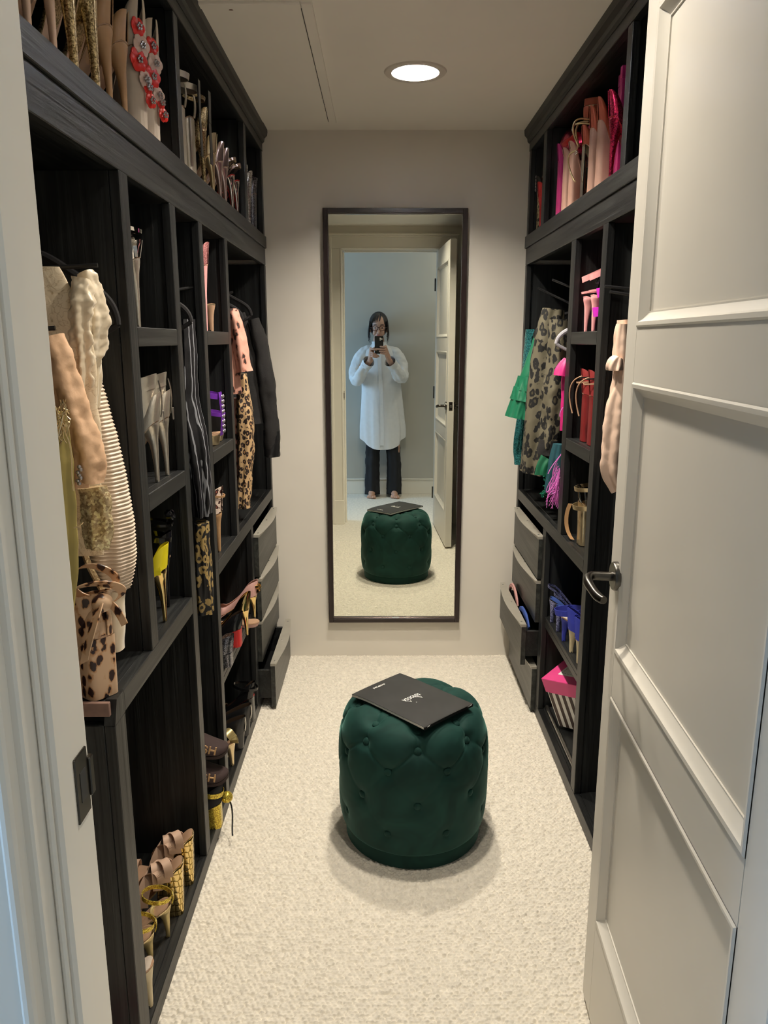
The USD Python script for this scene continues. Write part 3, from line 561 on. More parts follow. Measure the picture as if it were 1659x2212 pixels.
def notebook():
    cx, cy, zt = 0.0845, 1.9955, 0.4215
    t = thing('notebook', 'black softcover notepad lying askew on the green velvet stool', 'notepad', (cx, cy, 0))
    ang = math.radians(-46.5); eL = np.array([math.cos(ang), math.sin(ang)]); eS = np.array([math.cos(ang - PI / 2), math.sin(ang - PI / 2)])   # towards the spine; reading direction
    Lh, Sh = 0.143, 0.097
    def P(a, b, z): return np.array([*(eL * a + eS * b), z])
    def lay(a0, a1, b0, b1, zt, th):
        A, B = np.linspace(a0, a1, 24), np.linspace(b0, b1, 16)
        sag = lambda a, b: -0.0075 * max(0, (-a - 0.055) / 0.09) ** 2 * (0.4 + 0.6 * (b + Sh) / (2 * Sh)) - 0.0015 * (b / Sh) ** 2
        T = np.array([[P(a, b, zt + sag(a, b)) for b in B] for a in A]); return slab(T, T - [0, 0, th])
    obj('pages', lay(-Lh + .0006, Lh - .004, -Sh + .0004, Sh - .0004, zt - 0.0007, 0.0066), 'paper', t)
    obj('front_cover', lay(-Lh, Lh, -Sh, Sh, zt, 0.0006), 'cover_black', t)
    obj('back_cover', lay(-Lh, Lh, -Sh, Sh, zt - 0.0074, 0.0007), 'cover_black', t)
    obj('spine', lay(Lh - .003, Lh + .001, -Sh, Sh, zt + .0001, 0.0083), 'black_leather', t)
    rot = np.stack([np.array([*eS, 0]), np.array([*eL, 0]), [0, 0, 1.0]], 1)
    tx = meshkit.text_mesh('RHODIA', 0.0125, 0.0003, bold=True); w = np.ptp(tx.vertices[:, 0])
    logo = [xf((np.asarray(tx.vertices) * [0.062 / w, 1, 1] - [0.031, 0.006, 0], np.asarray(tx.faces)), rot, (0, 0, zt + .0001))]
    for x0, x1, hgt in ((-0.034, -0.008, 0.024), (0.008, 0.030, 0.019)):
        xm = (x0 + x1) / 2
        for q in ([(x0, 0.004), (x0 + (xm - x0) * .60, 0.009), (xm, hgt)], [(xm, hgt), (x1 - (x1 - xm) * .60, 0.009), (x1, 0.004)]):
            C = spl(np.array([(x, y + .002, 0) for x, y in q]), 8)
            logo.append(xf(ribbon(C, np.array([0.8, 0.6, 0]), 0.0022, 0.0003), rot, (0, 0, zt + .0003)))
    logo.append(xf(box(0.010, 0.0125, .030, .0325, 0, .0004, 0), rot, (0, 0, zt)))
    obj('logo', cat(*logo), 'print_white', t, smooth=False, label='white brand lettering between two fir tree outlines')
    tx = meshkit.text_mesh('dotPad', 0.0075, 0.0003, bold=True); w = np.ptp(tx.vertices[:, 0])
    obj('lettering', xf((np.asarray(tx.vertices) * [0.046 / w, 1, 1] - [0.023 - 0.014, 0.119, 0], np.asarray(tx.faces)), rot, (0, 0, zt - .0012)), 'print_white', t, smooth=False)
    for b0, b1 in ((0.078, 0.088), (-0.092, -0.074)):
        obj('spine_print', xf(cat(box(b0, b1, Lh + .0009, Lh + .0014, zt - .0040, zt - .0024, 0), box(b0, (b0 + b1) / 2, Lh + .0009, Lh + .0014, zt - .0022, zt - .0012, 0)), rot, (0, 0, 0)), 'print_white', t, smooth=False)
notebook()
# ================================================================== shoes
_ws, _wv = [0, .03, .1, .2, .4, .6, .75, .85, .93, .98, 1], [.006, .019, .0265, .0275, .0235, .030, .0385, .0370, .0285, .016, .003]
_wp = [.006, .019, .0265, .0275, .0235, .029, .0355, .0300, .0185, .009, .002]
class Last:
    """The shape of one shoe: heel height, horizontal length, platform; local frame with the heel's back at x=0, the toe along +x, z up."""
    def __init__(o, h=0.10, plat=0.0, L=0.240, pointy=False):
        o.h, o.plat = h, plat; k = L / 0.240
        o.xb = math.sqrt(max((0.165 * k) ** 2 - h * h, 0.0036)); o.Lh = o.xb + 0.075 * k; o.k = k
        o.W_ = PchipInterpolator(_ws, np.array(_wp if pointy else _wv) * (0.92 + 0.08 * k))
    def X(o, s): return np.asarray(s) * o.Lh
    def W(o, s): return o.W_(np.clip(s, 0, 1))
    def Z(o, s):
        t = np.clip(np.asarray(s) * o.Lh / o.xb, 0, 1) ** 0.92
        return o.plat + 0.004 + o.h * (1 - (3 * t * t - 2 * t ** 3)) + 0.010 * np.clip((np.asarray(s) - .88) / .12, 0, 1) ** 2
    def sole(o, s0=0.0, s1=1.0, up=0.0, th=0.0036, grow=0.0):
        s = np.linspace(s0, s1, 34); v = np.linspace(-1, 1, 9)
        T = np.stack([np.broadcast_to(o.X(s)[:, None], (34, 9)), (o.W(s) + grow)[:, None] * v, np.broadcast_to((o.Z(s) + up)[:, None], (34, 9))], -1)
        return slab(T, T - [0, 0, th])
    def platform(o, s0=0.5):
        s = np.linspace(s0, 1, 18); v = np.linspace(-1, 1, 7); ramp = np.clip((s - s0) / 0.12, 0.15, 1)
        T = np.stack([np.broadcast_to(o.X(s)[:, None], (18, 7)), (o.W(s) + .001)[:, None] * v, np.broadcast_to((o.Z(s) - .0045)[:, None], (18, 7))], -1)
        B = T.copy(); B[..., 2] = np.maximum(T[..., 2] - (o.plat + .001) * ramp[:, None], 0.0005); return slab(T, B)
    def heel(o, kind='stiletto'):
        top = o.Z(0.07) - 0.004; a = np.arange(24) * 2 * PI / 24; sq = lambda c, p: np.sign(c) * np.abs(c) ** p
        if kind == 'stiletto': q = [(0, .025, .0245, .0262), (.06, .0235, .0225, .0235), (.16, .0195, .0165, .0165), (.3, .0155, .0110, .0110), (.55, .0125, .0072, .0075), (.85, .0115, .0050, .0055), (1, .0115, .0048, .0052)]; p = .9
        elif kind == 'block': q = [(0, .026, .0255, .027), (.15, .0255, .0245, .0262), (.6, .0245, .0235, .0255), (1, .0245, .0235, .0255)]; p = .55
        elif kind == 'chunky': q = [(0, .032, .0315, .029), (.3, .033, .0315, .0285), (1, .035, .0315, .0285)]; p = .45
        elif kind == 'flare': q = [(0, .024, .0235, .026), (.2, .0185, .0150, .016), (.5, .0150, .0092, .0098), (.8, .0135, .0070, .0074), (1, .0135, .0066, .0072)]; p = .85
        R = []
        for f, cx, rx, ry in q:
            ring = np.stack([cx + rx * sq(np.cos(a), p), ry * sq(np.sin(a), p), np.full(24, top * (1 - f))], 1)
            if f == 0: ring[:, 2] = o.Z(np.clip(ring[:, 0] / o.Lh, 0, 1)) - 0.004
            R.append(ring)
        if kind in ('stiletto', 'flare'):
            R = list(spl(np.array(R).reshape(len(R), -1), 22).reshape(22, 24, 3))
        return loft(np.array(R)), (q[-1][1], q[-1][2], q[-1][3])
    def wedge(o):
        s = np.linspace(0, .78, 26); v = np.linspace(-1, 1, 7)
        T = np.stack([np.broadcast_to(o.X(s)[:, None], (26, 7)), o.W(s)[:, None] * v, np.broadcast_to((o.Z(s) - .004)[:, None], (26, 7))], -1)
        B = T.copy(); B[..., 1] *= 0.93; B[..., 2] = 0.0; B[..., 0] = np.maximum(B[..., 0] * 0.96 + 0.006, 0.006); return slab(T, B)
    def upper(o, counter=0.055, side=0.022, throat=0.66, vamp=0.034, s0=0.0, s1=1.0, t=0.0016):
        s = np.linspace(s0, s1, 44); ms = []
        ht = PchipInterpolator([0, .10, throat * .48, throat * .76, throat, 1.01], [counter, counter * .93, side * 1.15, side, vamp, .006])
        vh = PchipInterpolator([0, throat, .84, .95, 1.0], [vamp, vamp, .025, .015, .005])
        cl = np.clip((s - throat + .09) / .09, 0, 1); cl = cl * cl * (3 - 2 * cl); pm = np.radians(58) + cl * np.radians(32)
        A = np.where(s >= throat, vh(s), ht(s)) / np.sin(pm) ** .9; w = o.W(s) + .0015
        f = np.linspace(0, 1, 12)[None, :] * pm[:, None]
        G = np.stack([np.broadcast_to(o.X(s)[:, None], f.shape) - 0.10 * A[:, None] * np.sin(f) * np.exp(-(s / .12) ** 2)[:, None], w[:, None] * np.cos(f) ** .62, (o.Z(s) - .002)[:, None] + A[:, None] * np.sin(f) ** .9], -1)
        for sg in (1, -1): ms.append(sheet(G * [1, sg, 1], t) if sg > 0 else sheet(G[:, ::-1] * [1, sg, 1], t))
        return cat(*ms)
    def strap(o, s, w=0.012, a=0.034, lean=0.0, t=0.002):
        q = np.linspace(0, PI, 22); W = float(o.W(s)) + .002
        P = np.stack([o.X(s) + lean * np.sin(q), W * np.cos(q), o.Z(s) - .001 + a * np.sin(q) ** .85], 1)
        sl = float(o.Z(s + .03) - o.Z(s - .03)) / float(.06 * o.Lh); B = norm(np.array([1, 0, sl]))
        return ribbon(P, B, w, t)
    def cross(o, sa, sb, w=0.014, a=0.04):
        q = np.linspace(0, PI, 22); ss = sa + (sb - sa) * (1 - np.cos(q)) / 2
        P = np.stack([o.X(ss), (o.W(ss) + .002) * np.cos(q), o.Z(ss) - .001 + a * np.sin(q) ** .85], 1)
        T = np.gradient(P, axis=0); up = norm(P - np.array([0, 0, 0]) * 0 - np.stack([o.X(ss), 0 * q, o.Z(ss)], 1) + 1e-6)
        return ribbon(P, norm(np.cross(up, T)), w, 0.002)
    def ankle(o, z=0.06, w=0.010, rx=0.036, ry=0.031, cx=0.030, tilt=0.006, lift=0.0):
        P = ring_pts((cx, 0, o.Z(0.05) + z), rx, ry, 30, tilt); return ribbon(P, (-0.18, 0, 0.98), w, 0.002, True)
    def backstrap(o, z=0.06, w=0.014):
        P = np.array([(-0.002, 0, o.Z(0) - .002), (-0.006, 0, o.Z(0) + z * .5), (-0.004, 0, o.Z(0) + z)]); return ribbon(spl(P, 8), (0, 1, 0), w, .002)
    def counter(o, hgt=0.055, smax=0.30):
        s = np.linspace(0, smax, 16); f = np.linspace(0, 1, 7)
        h = hgt * (1 - (s / smax) ** 1.6) + 0.004
        G = np.stack([np.broadcast_to(o.X(s)[:, None], (16, 7)) - .006 * f * np.exp(-(s / .05) ** 2)[:, None], (o.W(s) + .0015)[:, None] * (1 - .12 * f ** 2), (o.Z(s) - .003)[:, None] + h[:, None] * f], -1)
        return cat(sheet(G), sheet(G[:, ::-1] * [1, -1, 1]))
    def sling(o, z=0.05, w=0.008):
        s = np.concatenate([np.linspace(.62, .1, 12), [.04, 0.0]]); wy = np.concatenate([np.array(o.W(s[:-2])) + .002, [.020, 0.0]])
        zz = o.Z(s) + np.linspace(.012, z, len(s)); Lf = np.stack([o.X(s) - np.where(s < .05, .006, 0), wy, zz], 1)
        P = np.vstack([Lf, (Lf * [1, -1, 1])[::-1][1:]]); return ribbon(spl(P, 34), (0.1, 0, 1), w, .002)
    def shaft(o, top=0.11, s1=0.62, rx=0.043, ry=0.036, cx=0.042):
        a = np.arange(40) * 2 * PI / 40; u = (1 - np.cos(a)) / 2 * s1; R = []
        b = np.stack([o.X(u), (o.W(u) + .0012) * np.sign(np.sin(a)) * np.abs(np.sin(a)) ** .35, o.Z(u) - .003], 1)
        tp = np.stack([cx - rx * np.cos(a), ry * np.sin(a), np.full(40, o.Z(0) + top) + .012 * np.cos(a)], 1)
        md = np.stack([cx + .010 - rx * 1.02 * np.cos(a), ry * .95 * np.sin(a), np.full(40, o.Z(0) + top * .55)], 1)
        for f in np.linspace(0, 1, 14): R.append((1 - f) ** 2 * b + 2 * f * (1 - f) * md + f * f * tp)
        for f in np.linspace(0.0, 1, 4): R.append(tp - [0, 0, 0.03 * f] + (np.array([cx, 0, 0]) - tp) * [1, 1, 0] * 0.07)
        return loft(np.array(R), False)

def bow(c, w=0.03, mat_t=0.0):
    """A two-loop bow with a knot, in the y-z plane at c."""
    c = np.asarray(c, float); ms = [xf(ball((0, 0, 0), 0.006, 1, (.8, 1, 1)), None, c)]
    for s in (-1, 1):
        q = np.linspace(0, 2 * PI, 26); P = c + np.stack([0.004 * np.sin(q), s * w * (1 - np.cos(q)) / 2, w * .42 * np.sin(q)], 1)
        ms.append(ribbon(P, (1, 0, 0), 0.012, 0.0015)); ms.append(ribbon(c + np.array([(0, 0, 0), (0.002, s * w * .4, -w * .6), (0, s * w * .55, -w * 1.2)]), (1, 0, 0), .010, .0015))
    return cat(*ms)

def shoe(label, spot, side, heel=('stiletto', 'nude_leather'), body='nude_leather', style=('pump',), h=0.10, plat=0.0, L=0.240, sole='insole_tan', insole=None, pointy=False, yaw=0.0, group=None, cat_='shoe', name='high_heel_shoe', extra=(), tilt=0.0, platmat=None):
    o = Last(h, plat, L, pointy)
    t = thing(name, label, cat_, spot, (180.0 if side == 'left' else 0.0) + yaw, group, tilt=tilt)
    obj('sole', o.sole(), sole, t)
    obj('insole', o.sole(.02, .97, .0012, .0012, -.002), insole or 'insole_tan', t)
    if plat: obj('platform', o.platform(), platmat or body, t)
    if heel:
        if heel[0] == 'wedge': obj('wedge_heel', o.wedge(), heel[1], t)
        else:
            hm, (cx, rx, ry) = o.heel(heel[0]); hp = obj('heel', hm, heel[1], t)
            obj('heel_tip', lathe([(0.0005, .0002), (1, .0002), (1, .004), (0.0005, .004)], 14) if False else xf(lathe([(0.02, .0), (1, .0), (1, .004), (0.02, .004)], 14), None, (cx, 0, 0), (rx * 1.02, ry * 1.02, 1)), 'black_plastic', hp)
    for st in style:
        k, kw = (st, {}) if isinstance(st, str) else (st[0], dict(st[1]))
        m = kw.pop('mat', body)
        if k == 'pump': obj('upper', o.upper(**kw), m, t)
        elif k == 'toe': obj('toe_cap', o.upper(s0=kw.pop('s0', .66), throat=.66, **kw), m, t)
        elif k == 'strap': obj('toe_strap', o.strap(**kw), m, t)
        elif k == 'cross': obj('cross_strap', o.cross(**kw), m, t)
        elif k == 'ankle': obj('ankle_strap', o.ankle(**kw), m, t)
        elif k == 'back': obj('back_strap', o.backstrap(**kw), m, t)
        elif k == 'counter': obj('heel_counter', o.counter(**kw), m, t)
        elif k == 'sling': obj('slingback_strap', o.sling(**kw), m, t)
        elif k == 'boot': sp = obj('shaft', o.shaft(**kw), m, t)
        elif k == 'bow': obj('bow', bow((kw.get('x', -0.006), 0, o.Z(0) + kw.get('z', .05)), kw.get('w', .028)), m, t)
        elif k == 'zip':
            zp = obj('zip', tube([(-.004, 0, o.Z(0) + .004), (-.008, 0, o.Z(0) + .045), (-.003, 0, o.Z(0) + .082)], .0016, 6, n=10), 'steel', t)
            obj('zip_pull', box(-.011, -.008, -.005, .005, o.Z(0) - .010, o.Z(0) + .018, .001), 'steel', zp)
        elif k == 'gems':
            for i in range(kw.get('n', 6)):
                z = o.Z(0) + .004 + i * kw.get('dz', .016)
                obj('gem', xf(ball((0, 0, 0), .0062, 1, (.6, 1, 1)), None, (kw.get('x', -.008), kw.get('y', 0), z)), 'gem', t, smooth=False)
    for f in extra: f(o, t)
    return t

Z1, XL, XR = 1.8118, -0.482, 0.602
# ---- top shelf, left, from the doorway inwards
NF = ('stiletto', 'nude_leather')
a = shoe('nude leather platform stiletto half hidden by the door jamb on the top left shelf', (XL, 1.200, Z1), 'left', NF, 'nude_leather', ('pump',), 0.145, .035)
b = dup(a, (XL, 1.287, Z1), 180, 'nude leather platform stiletto next to the gold glitter heels on the top left shelf')
a = shoe('gold glitter platform pump beside the nude stiletto on the top left shelf', (XL, 1.372, Z1), 'left', ('flare', 'gold_glitter'), 'gold_glitter', ('pump', 'ankle'), 0.150, .04, sole='nude_leather')
b = dup(a, (XL, 1.470, Z1), 180, 'gold glitter platform pump touching the tan satin pumps on the top left shelf')
a = shoe('tan satin stiletto pump right beside the gold glitter heels on the top left shelf', (XL - .004, 1.546, Z1), 'left', ('stiletto', 'tan_satin'), 'tan_satin', ('pump',), 0.125, .015, pointy=True)
b = dup(a, (XL - .002, 1.6245, Z1), 180, 'tan satin stiletto pump behind the cream flower shoe')
def flowers(o, t):
    rnd = np.random.default_rng(7); H = o.Z(0)
    for i, (y, z, r, mt) in enumerate([(.006, H + .030, .016, 'red_petal'), (.000, H - .002, .019, 'pink_petal'), (.010, H - .030, .020, 'red_petal'), (-.006, H - .062, .015, 'pink_petal'), (-.012, H - .075, .011, 'red_petal'), (-.018, H - .098, .013, 'red_petal')]):
        ms = []
        for k in range(6):
            q = k * PI / 3 + i; c = np.array([-.002, y + r * .55 * math.cos(q), z + r * .55 * math.sin(q)])
            ms.append(xf(ball((0, 0, 0), r * .62, 2, (.32, 1, 1)), Rz(.25 * math.cos(q)), c))
        fl = obj('flower', cat(*ms), mt, t)
        obj('flower_gem', cat(*[xf(ball((0, 0, 0), .0030, 1), None, (-.009, y + .005 * math.cos(k * 1.3), z + .005 * math.sin(k * 1.3))) for k in range(5)]), 'gem', fl, smooth=False)
a = shoe('cream suede wedge with red and white petal flowers down its back, nearer one', (XL + .002, 1.700, Z1), 'left', ('wedge', 'cream_suede'), 'cream_suede', (('pump', dict(counter=.085, side=.04)),), 0.130, .03, extra=(flowers,), yaw=-30)
b = dup(a, (XL, 1.802, Z1), 152, 'cream suede flower wedge standing against the shelf divider, farther one')
# second compartment
a = shoe('silver leather block sandal with a tall loose strap just past the first divider', (XL, 2.055, Z1), 'left', ('block', 'silver_leather'), 'silver_leather', (('ankle', dict(z=.075, w=.014, rx=.045)), ('back', dict(z=.05)), ('strap', dict(s=.78, w=.02))), 0.125, .02)
b = dup(a, (XL, 2.150, Z1), 176, 'silver leather block sandal beside the olive gold glitter stiletto')
obj('loose_strap', ribbon(spl(np.array([(-.46, 2.13, 1.965), (-.462, 2.14, 2.04), (-.462, 2.135, 1.99), (-.458, 2.125, 1.90), (-.457, 2.12, 1.86)]) - [XL, 2.055, Z1], 16) * [-1, -1, 1], (0, 1, 0), .022, .002), 'black_leather', a)
shoe('olive gold glitter stiletto with counter and long buckle strap on the top left shelf', (XL, 2.300, Z1), 'left', NF[:1] + ('gold_glitter',), 'gold_glitter', ('pump', ('ankle', dict(z=.085, rx=.03))), 0.135, .02, sole='nude_leather')
shoe('thin pale gold stiletto sandal between the olive glitter and rose metal heels', (XL, 2.415, Z1), 'left', ('stiletto', 'pale_gold'), 'pale_gold', (('counter', dict(hgt=.05)), ('strap', dict(s=.76))), 0.12, .0)
a = shoe('rose silver metallic stiletto pump, nearer of the two in the second top left compartment', (XL, 2.520, Z1), 'left', ('stiletto', 'rose_metal'), 'rose_metal', ('pump',), 0.12, .0, pointy=True)
b = dup(a, (XL, 2.600, Z1), 180, 'rose silver metallic stiletto pump, farther of the two in the second top left compartment')
a = shoe('chrome stiletto with a red lined heel next to the second divider, nearer one', (XL, 2.715, Z1), 'left', ('stiletto', 'chrome'), 'rose_metal', (('sling', {}), ('strap', dict(s=.76, mat='gold_metal')), ('ankle', dict(z=.05, w=.006, mat='pale_gold'))), 0.118, .0, sole='red_satin')
b = dup(a, (XL, 2.805, Z1), 180, 'chrome stiletto with a red lined heel next to the second divider, farther one')
a = shoe('sparkling silver glitter pump past the second divider on the top left shelf', (XL, 2.955, Z1), 'left', ('flare', 'silver_glitter'), 'silver_glitter', ('pump',), 0.125, .02, sole='pewter_leather')
b = dup(a, (XL, 3.055, Z1), 180, 'sparkling silver glitter pump beside the dark glitter block heel')
shoe('dark grey glitter block heel at the far end of the top left shelf', (XL, 3.170, Z1), 'left', ('chunky', 'dark_glitter'), 'dark_glitter', ('pump', ('ankle', dict(w=.008))), 0.12, .02)
# ---- left cubbies
shoe('silver mirror sandal with crossed straps on a tall stiletto in the upper left cubby', (-.478, 1.600, 1.427), 'left', ('stiletto', 'silver_leather'), 'chrome', (('cross', dict(sa=.05, sb=.2, a=.05)), ('counter', dict(hgt=.03)), ('strap', dict(s=.76)), ('ankle', dict(z=.055, w=.007)), ('cross', dict(sa=.2, sb=.05, a=.055, w=.01))), 0.118, .015, yaw=14)
a = shoe('silver leather ankle boot with back zip in the middle left cubby, nearer one', (-.480, 1.668, 1.098), 'left', ('stiletto', 'silver_leather'), 'silver_leather', (('pump', dict(counter=.06, side=.05, throat=.5, vamp=.055)), ('boot', dict(top=.085)), 'zip'), 0.118, .015, name='ankle_boot', cat_='boot', yaw=12)
b = dup(a, (-.482, 1.755, 1.098), 190, 'silver leather ankle boot with back zip in the middle left cubby, farther one')
shoe('bright yellow strap sandal on a mirror gold stiletto in the lower left cubby', (-.480, 1.656, 0.7788), 'left', ('stiletto', 'gold_metal'), 'yellow_leather', (('counter', dict(hgt=.05)), ('cross', dict(sa=.12, sb=.3, w=.026, a=.046)), ('strap', dict(s=.76, w=.03))), 0.112, .015, yaw=10, insole='black_leather')
shoe('black patent strappy sandal behind the yellow one in the lower left cubby', (-.500, 1.755, 0.7788), 'left', ('stiletto', 'black_patent'), 'black_patent', (('counter', dict(hgt=.06)), ('ankle', dict(z=.05, w=.012)), ('ankle', dict(z=.085, w=.006, rx=.04)), ('bow', dict(z=.10, w=.022)), ('strap', dict(s=.74))), 0.105, .015, yaw=4)
shoe('pink glitter platform with a tall striped heel in the upper cubby of the second column', (-.478, 2.215, 1.427), 'left', ('flare', 'pink_leather'), 'pink_glitter', (('pump', dict(counter=.06)),), 0.145, .03)
shoe('tan and gold slide lying beside the pink glitter platform heel', (-.488, 2.335, 1.427), 'left', ('flare', 'insole_tan'), 'pale_gold', (('strap', dict(s=.74, w=.03)),), 0.075, .0, sole='pale_gold', yaw=-8)
def studs(o, t):
    for y in (-.010, .012):
        obj('suede_band', ribbon([(-.004, y, o.Z(0) - .002), (-.010, y, o.Z(0) + .05), (-.004, y, o.Z(0) + .125)], (0, 1, 0), .015, .002), 'purple_suede', t)
        for i in range(8): obj('gem', xf(ball((0, 0, 0), .0058, 1, (.6, 1, 1)), None, (-.0115, y, o.Z(0) + .010 + .0145 * i)), 'gem', t, smooth=False)
shoe('purple suede sandal with jewelled bands up its back in the second cubby column', (-.478, 2.285, 1.098), 'left', ('wedge', 'pale_gold'), 'purple_suede', (('strap', dict(s=.74, w=.03)), ('ankle', dict(z=.118, w=.016))), 0.022, .004, sole='pale_gold', extra=(studs,))
shoe('purple suede jewelled flat lying behind the other in the second cubby column', (-.487, 2.375, 1.098), 'left', ('wedge', 'pale_gold'), 'purple_suede', (('strap', dict(s=.74, w=.03)), ('ankle', dict(z=.06, w=.012))), 0.018, .004, sole='pale_gold', yaw=-3)
shoe('leopard print pony pump with bronze heel and thin strap in the left cubbies', (-.478, 2.245, 0.7785), 'left', ('stiletto', 'tan_satin'), 'leopard_pony', (('counter', dict(hgt=.075)), ('toe', {}), ('ankle', dict(z=.055, w=.006, rx=.042, mat='tan_satin'))), 0.105, .015, sole='pale_gold', yaw=-8)
# ---- left slanted rack
RZ = 0.413
shoe('dusty pink leather pump lying on its stack on the low left shoe rack', (-.452, 2.662, RZ), 'left', ('stiletto', 'gold_metal'), 'dusty_pink', ('pump', ('bow', dict(mat='gold_metal', z=.03, w=.018))), 0.075, .01, sole='gold_metal', yaw=-2)
shoe('mirror gold pointed pump with slim heel on the low left shoe rack', (-.450, 2.490, RZ), 'left', ('stiletto', 'gold_metal'), 'gold_metal', ('pump',), 0.098, .0, pointy=True, sole='gold_metal', yaw=0)
shoe('tan round soled pink slipper tipped beside the gold pump on the low left rack', (-.432, 2.577, RZ + .0005), 'left', ('wedge', 'dusty_pink'), 'dusty_pink', (('strap', dict(s=.72, w=.04)),), 0.012, .0, yaw=0, name='slipper')
shoe('brown and gold studded pump with a red sole in the low left rack', (-.462, 2.400, RZ), 'left', ('block', 'red_satin'), 'black_patent', ('pump', ('strap', dict(s=.7, w=.03, mat='gold_metal'))), 0.06, .0, sole='red_satin', yaw=0)
shoe('black sequinned low pump at the near end of the low left rack', (-.462, 2.240, RZ), 'left', ('block', 'dark_glitter'), 'dark_glitter', ('pump',), 0.045, .0, sole='black_leather')
# ---- left floor
FZ = 0.0458
a = shoe('beige strap sandal on a gold crocodile block heel, farther one on the left floor', (-.478, 1.735, FZ), 'left', ('chunky', 'croc_gold'), 'nude_leather', (('cross', dict(sa=.22, sb=.5, w=.03, a=.05)), ('cross', dict(sa=.5, sb=.22, w=.03, a=.05)), ('strap', dict(s=.78, w=.03)), ('cross', dict(sa=.30, sb=.36, w=.022, a=.062)), ('cross', dict(sa=.16, sb=.34, w=.02, a=.05))), 0.108, .02, sole='pale_gold', yaw=8)
b = dup(a, (-.478, 1.630, FZ), 190, 'beige strap sandal on a gold crocodile block heel, nearer one on the left floor')
a = shoe('gold glitter slingback sandal with thin heel beside the crocodile block heels on the left floor', (-.486, 1.538, FZ), 'left', ('stiletto', 'dull_gold'), 'yellow_glitter', (('strap', dict(s=.62, w=.018, a=.03)), ('ankle', dict(z=.026, w=.010, rx=.033, ry=.028)), ('back', dict(z=.026, w=.01))), 0.085, .0, sole='pale_gold', yaw=12)
b = dup(a, (-.500, 1.452, FZ), 192, 'gold glitter slingback sandal between its twin and the cream shoe on the left floor')
shoe('cream satin mule on a thin flared heel nearest the doorway on the left floor', (-.470, 1.345, FZ), 'left', ('flare', 'cream_heel'), 'cream_heel', (('strap', dict(s=.76, w=.03)),), 0.10, .0, insole='cream_suede', yaw=3)
shoe('magenta crystal pump on the carpet beside the door jamb at the lower left', (-.565, 1.175, 0.001), 'left', ('stiletto', 'magenta_glitter'), 'magenta_glitter', ('pump',), 0.035, .0, yaw=120)
def lettering(o, t):
    for sg in (1,):
        tx = meshkit.text_mesh('USH', 0.024, 0.002, bold=True); v = np.asarray(tx.vertices)
        v = v - [v[:, 0].mean(), 0, 0]
        rot = np.stack([[1, 0, -.15], [0.15, -0.12 * sg, 1], [0, -sg * 1.0, 0]], 1) if sg > 0 else np.stack([[-1, 0, .15], [0.15, 0.12, 1], [0, 1.0, 0]], 1)
        obj('lettering', xf((v, np.asarray(tx.faces)), rot, (.186, -sg * .0392, .022)), 'tan_applique', t, smooth=False)
a = shoe('dark brown suede slip-on with tan animal lettering, upper of the pair in the narrow bay', (-.690, 1.968, .276), 'right', ('wedge', 'black_leather'), 'brown_suede', (('pump', dict(counter=.06, side=.045, throat=.52, vamp=.055)),), 0.012, .01, 0.255, sole='black_leather', yaw=6, name='slip_on_shoe', extra=(lettering,), tilt=6)
b = dup(a, (-.690, 1.960, .186), 4, 'dark brown suede slip-on with tan animal lettering, lower of the pair in the narrow bay', tilt=2)
shoe('black and gold glitter shoe with pompom laces on the floor of the narrow bay', (-.455, 1.962, FZ), 'left', ('block', 'yellow_glitter'), 'black_jersey', ('pump', ('ankle', dict(z=.03, w=.014, mat='yellow_glitter'))), 0.075, .0, yaw=4, sole='black_leather',
     extra=(lambda o, t: (obj('pompom', xf(ball((0, 0, 0), .017, 2), None, (.0-.012, -.02, .072)), 'yellow_glitter', t), obj('lace', tube([(-.014, -.02, .07), (-.026, -.012, .035), (-.028, .01, .004), (-.03, .03, -.020)], .0022, 6, n=14), 'black_jersey', t)),))
a = shoe('gold leather strappy sandal with slim heel, farther one on the left floor by the drawers', (-.474, 2.272, FZ), 'left', ('flare', 'pale_gold'), 'dull_gold', (('cross', dict(sa=.0, sb=.35, w=.028, a=.055)), ('cross', dict(sa=.35, sb=.1, w=.02, a=.05)), ('strap', dict(s=.75, w=.03))), 0.082, .0, sole='pale_gold', yaw=-8)
shoe('gold leather slim heel mule, nearer one on the left floor by the drawers', (-.480, 2.180, FZ), 'left', ('flare', 'pale_gold'), 'dull_gold', (('strap', dict(s=.62, w=.03, a=.03)),), 0.082, .0, sole='pale_gold', yaw=-4)
a = shoe('black leather mule with clear edge trim on the left floor beside the bottom drawer', (-.465, 2.385, FZ), 'left', ('wedge', 'black_leather'), 'black_leather', (('pump', dict(counter=.055, side=.04)), ('back', dict(z=.05, mat='clear_plastic'))), 0.05, .01, sole='black_leather', yaw=-6)
b = dup(a, (-.460, 2.475, FZ), 176, 'black leather mule with clear edge trim, second one beside the bottom drawer')
shoe('black patent pump with a red sole at the far end of the left floor', (-.462, 2.580, FZ), 'left', ('block', 'black_patent'), 'black_patent', ('pump', ('ankle', dict(z=.035, rx=.045)), ('strap', dict(s=.55, w=.02, mat='pale_gold'))), 0.085, .01, sole='red_satin', yaw=-8)

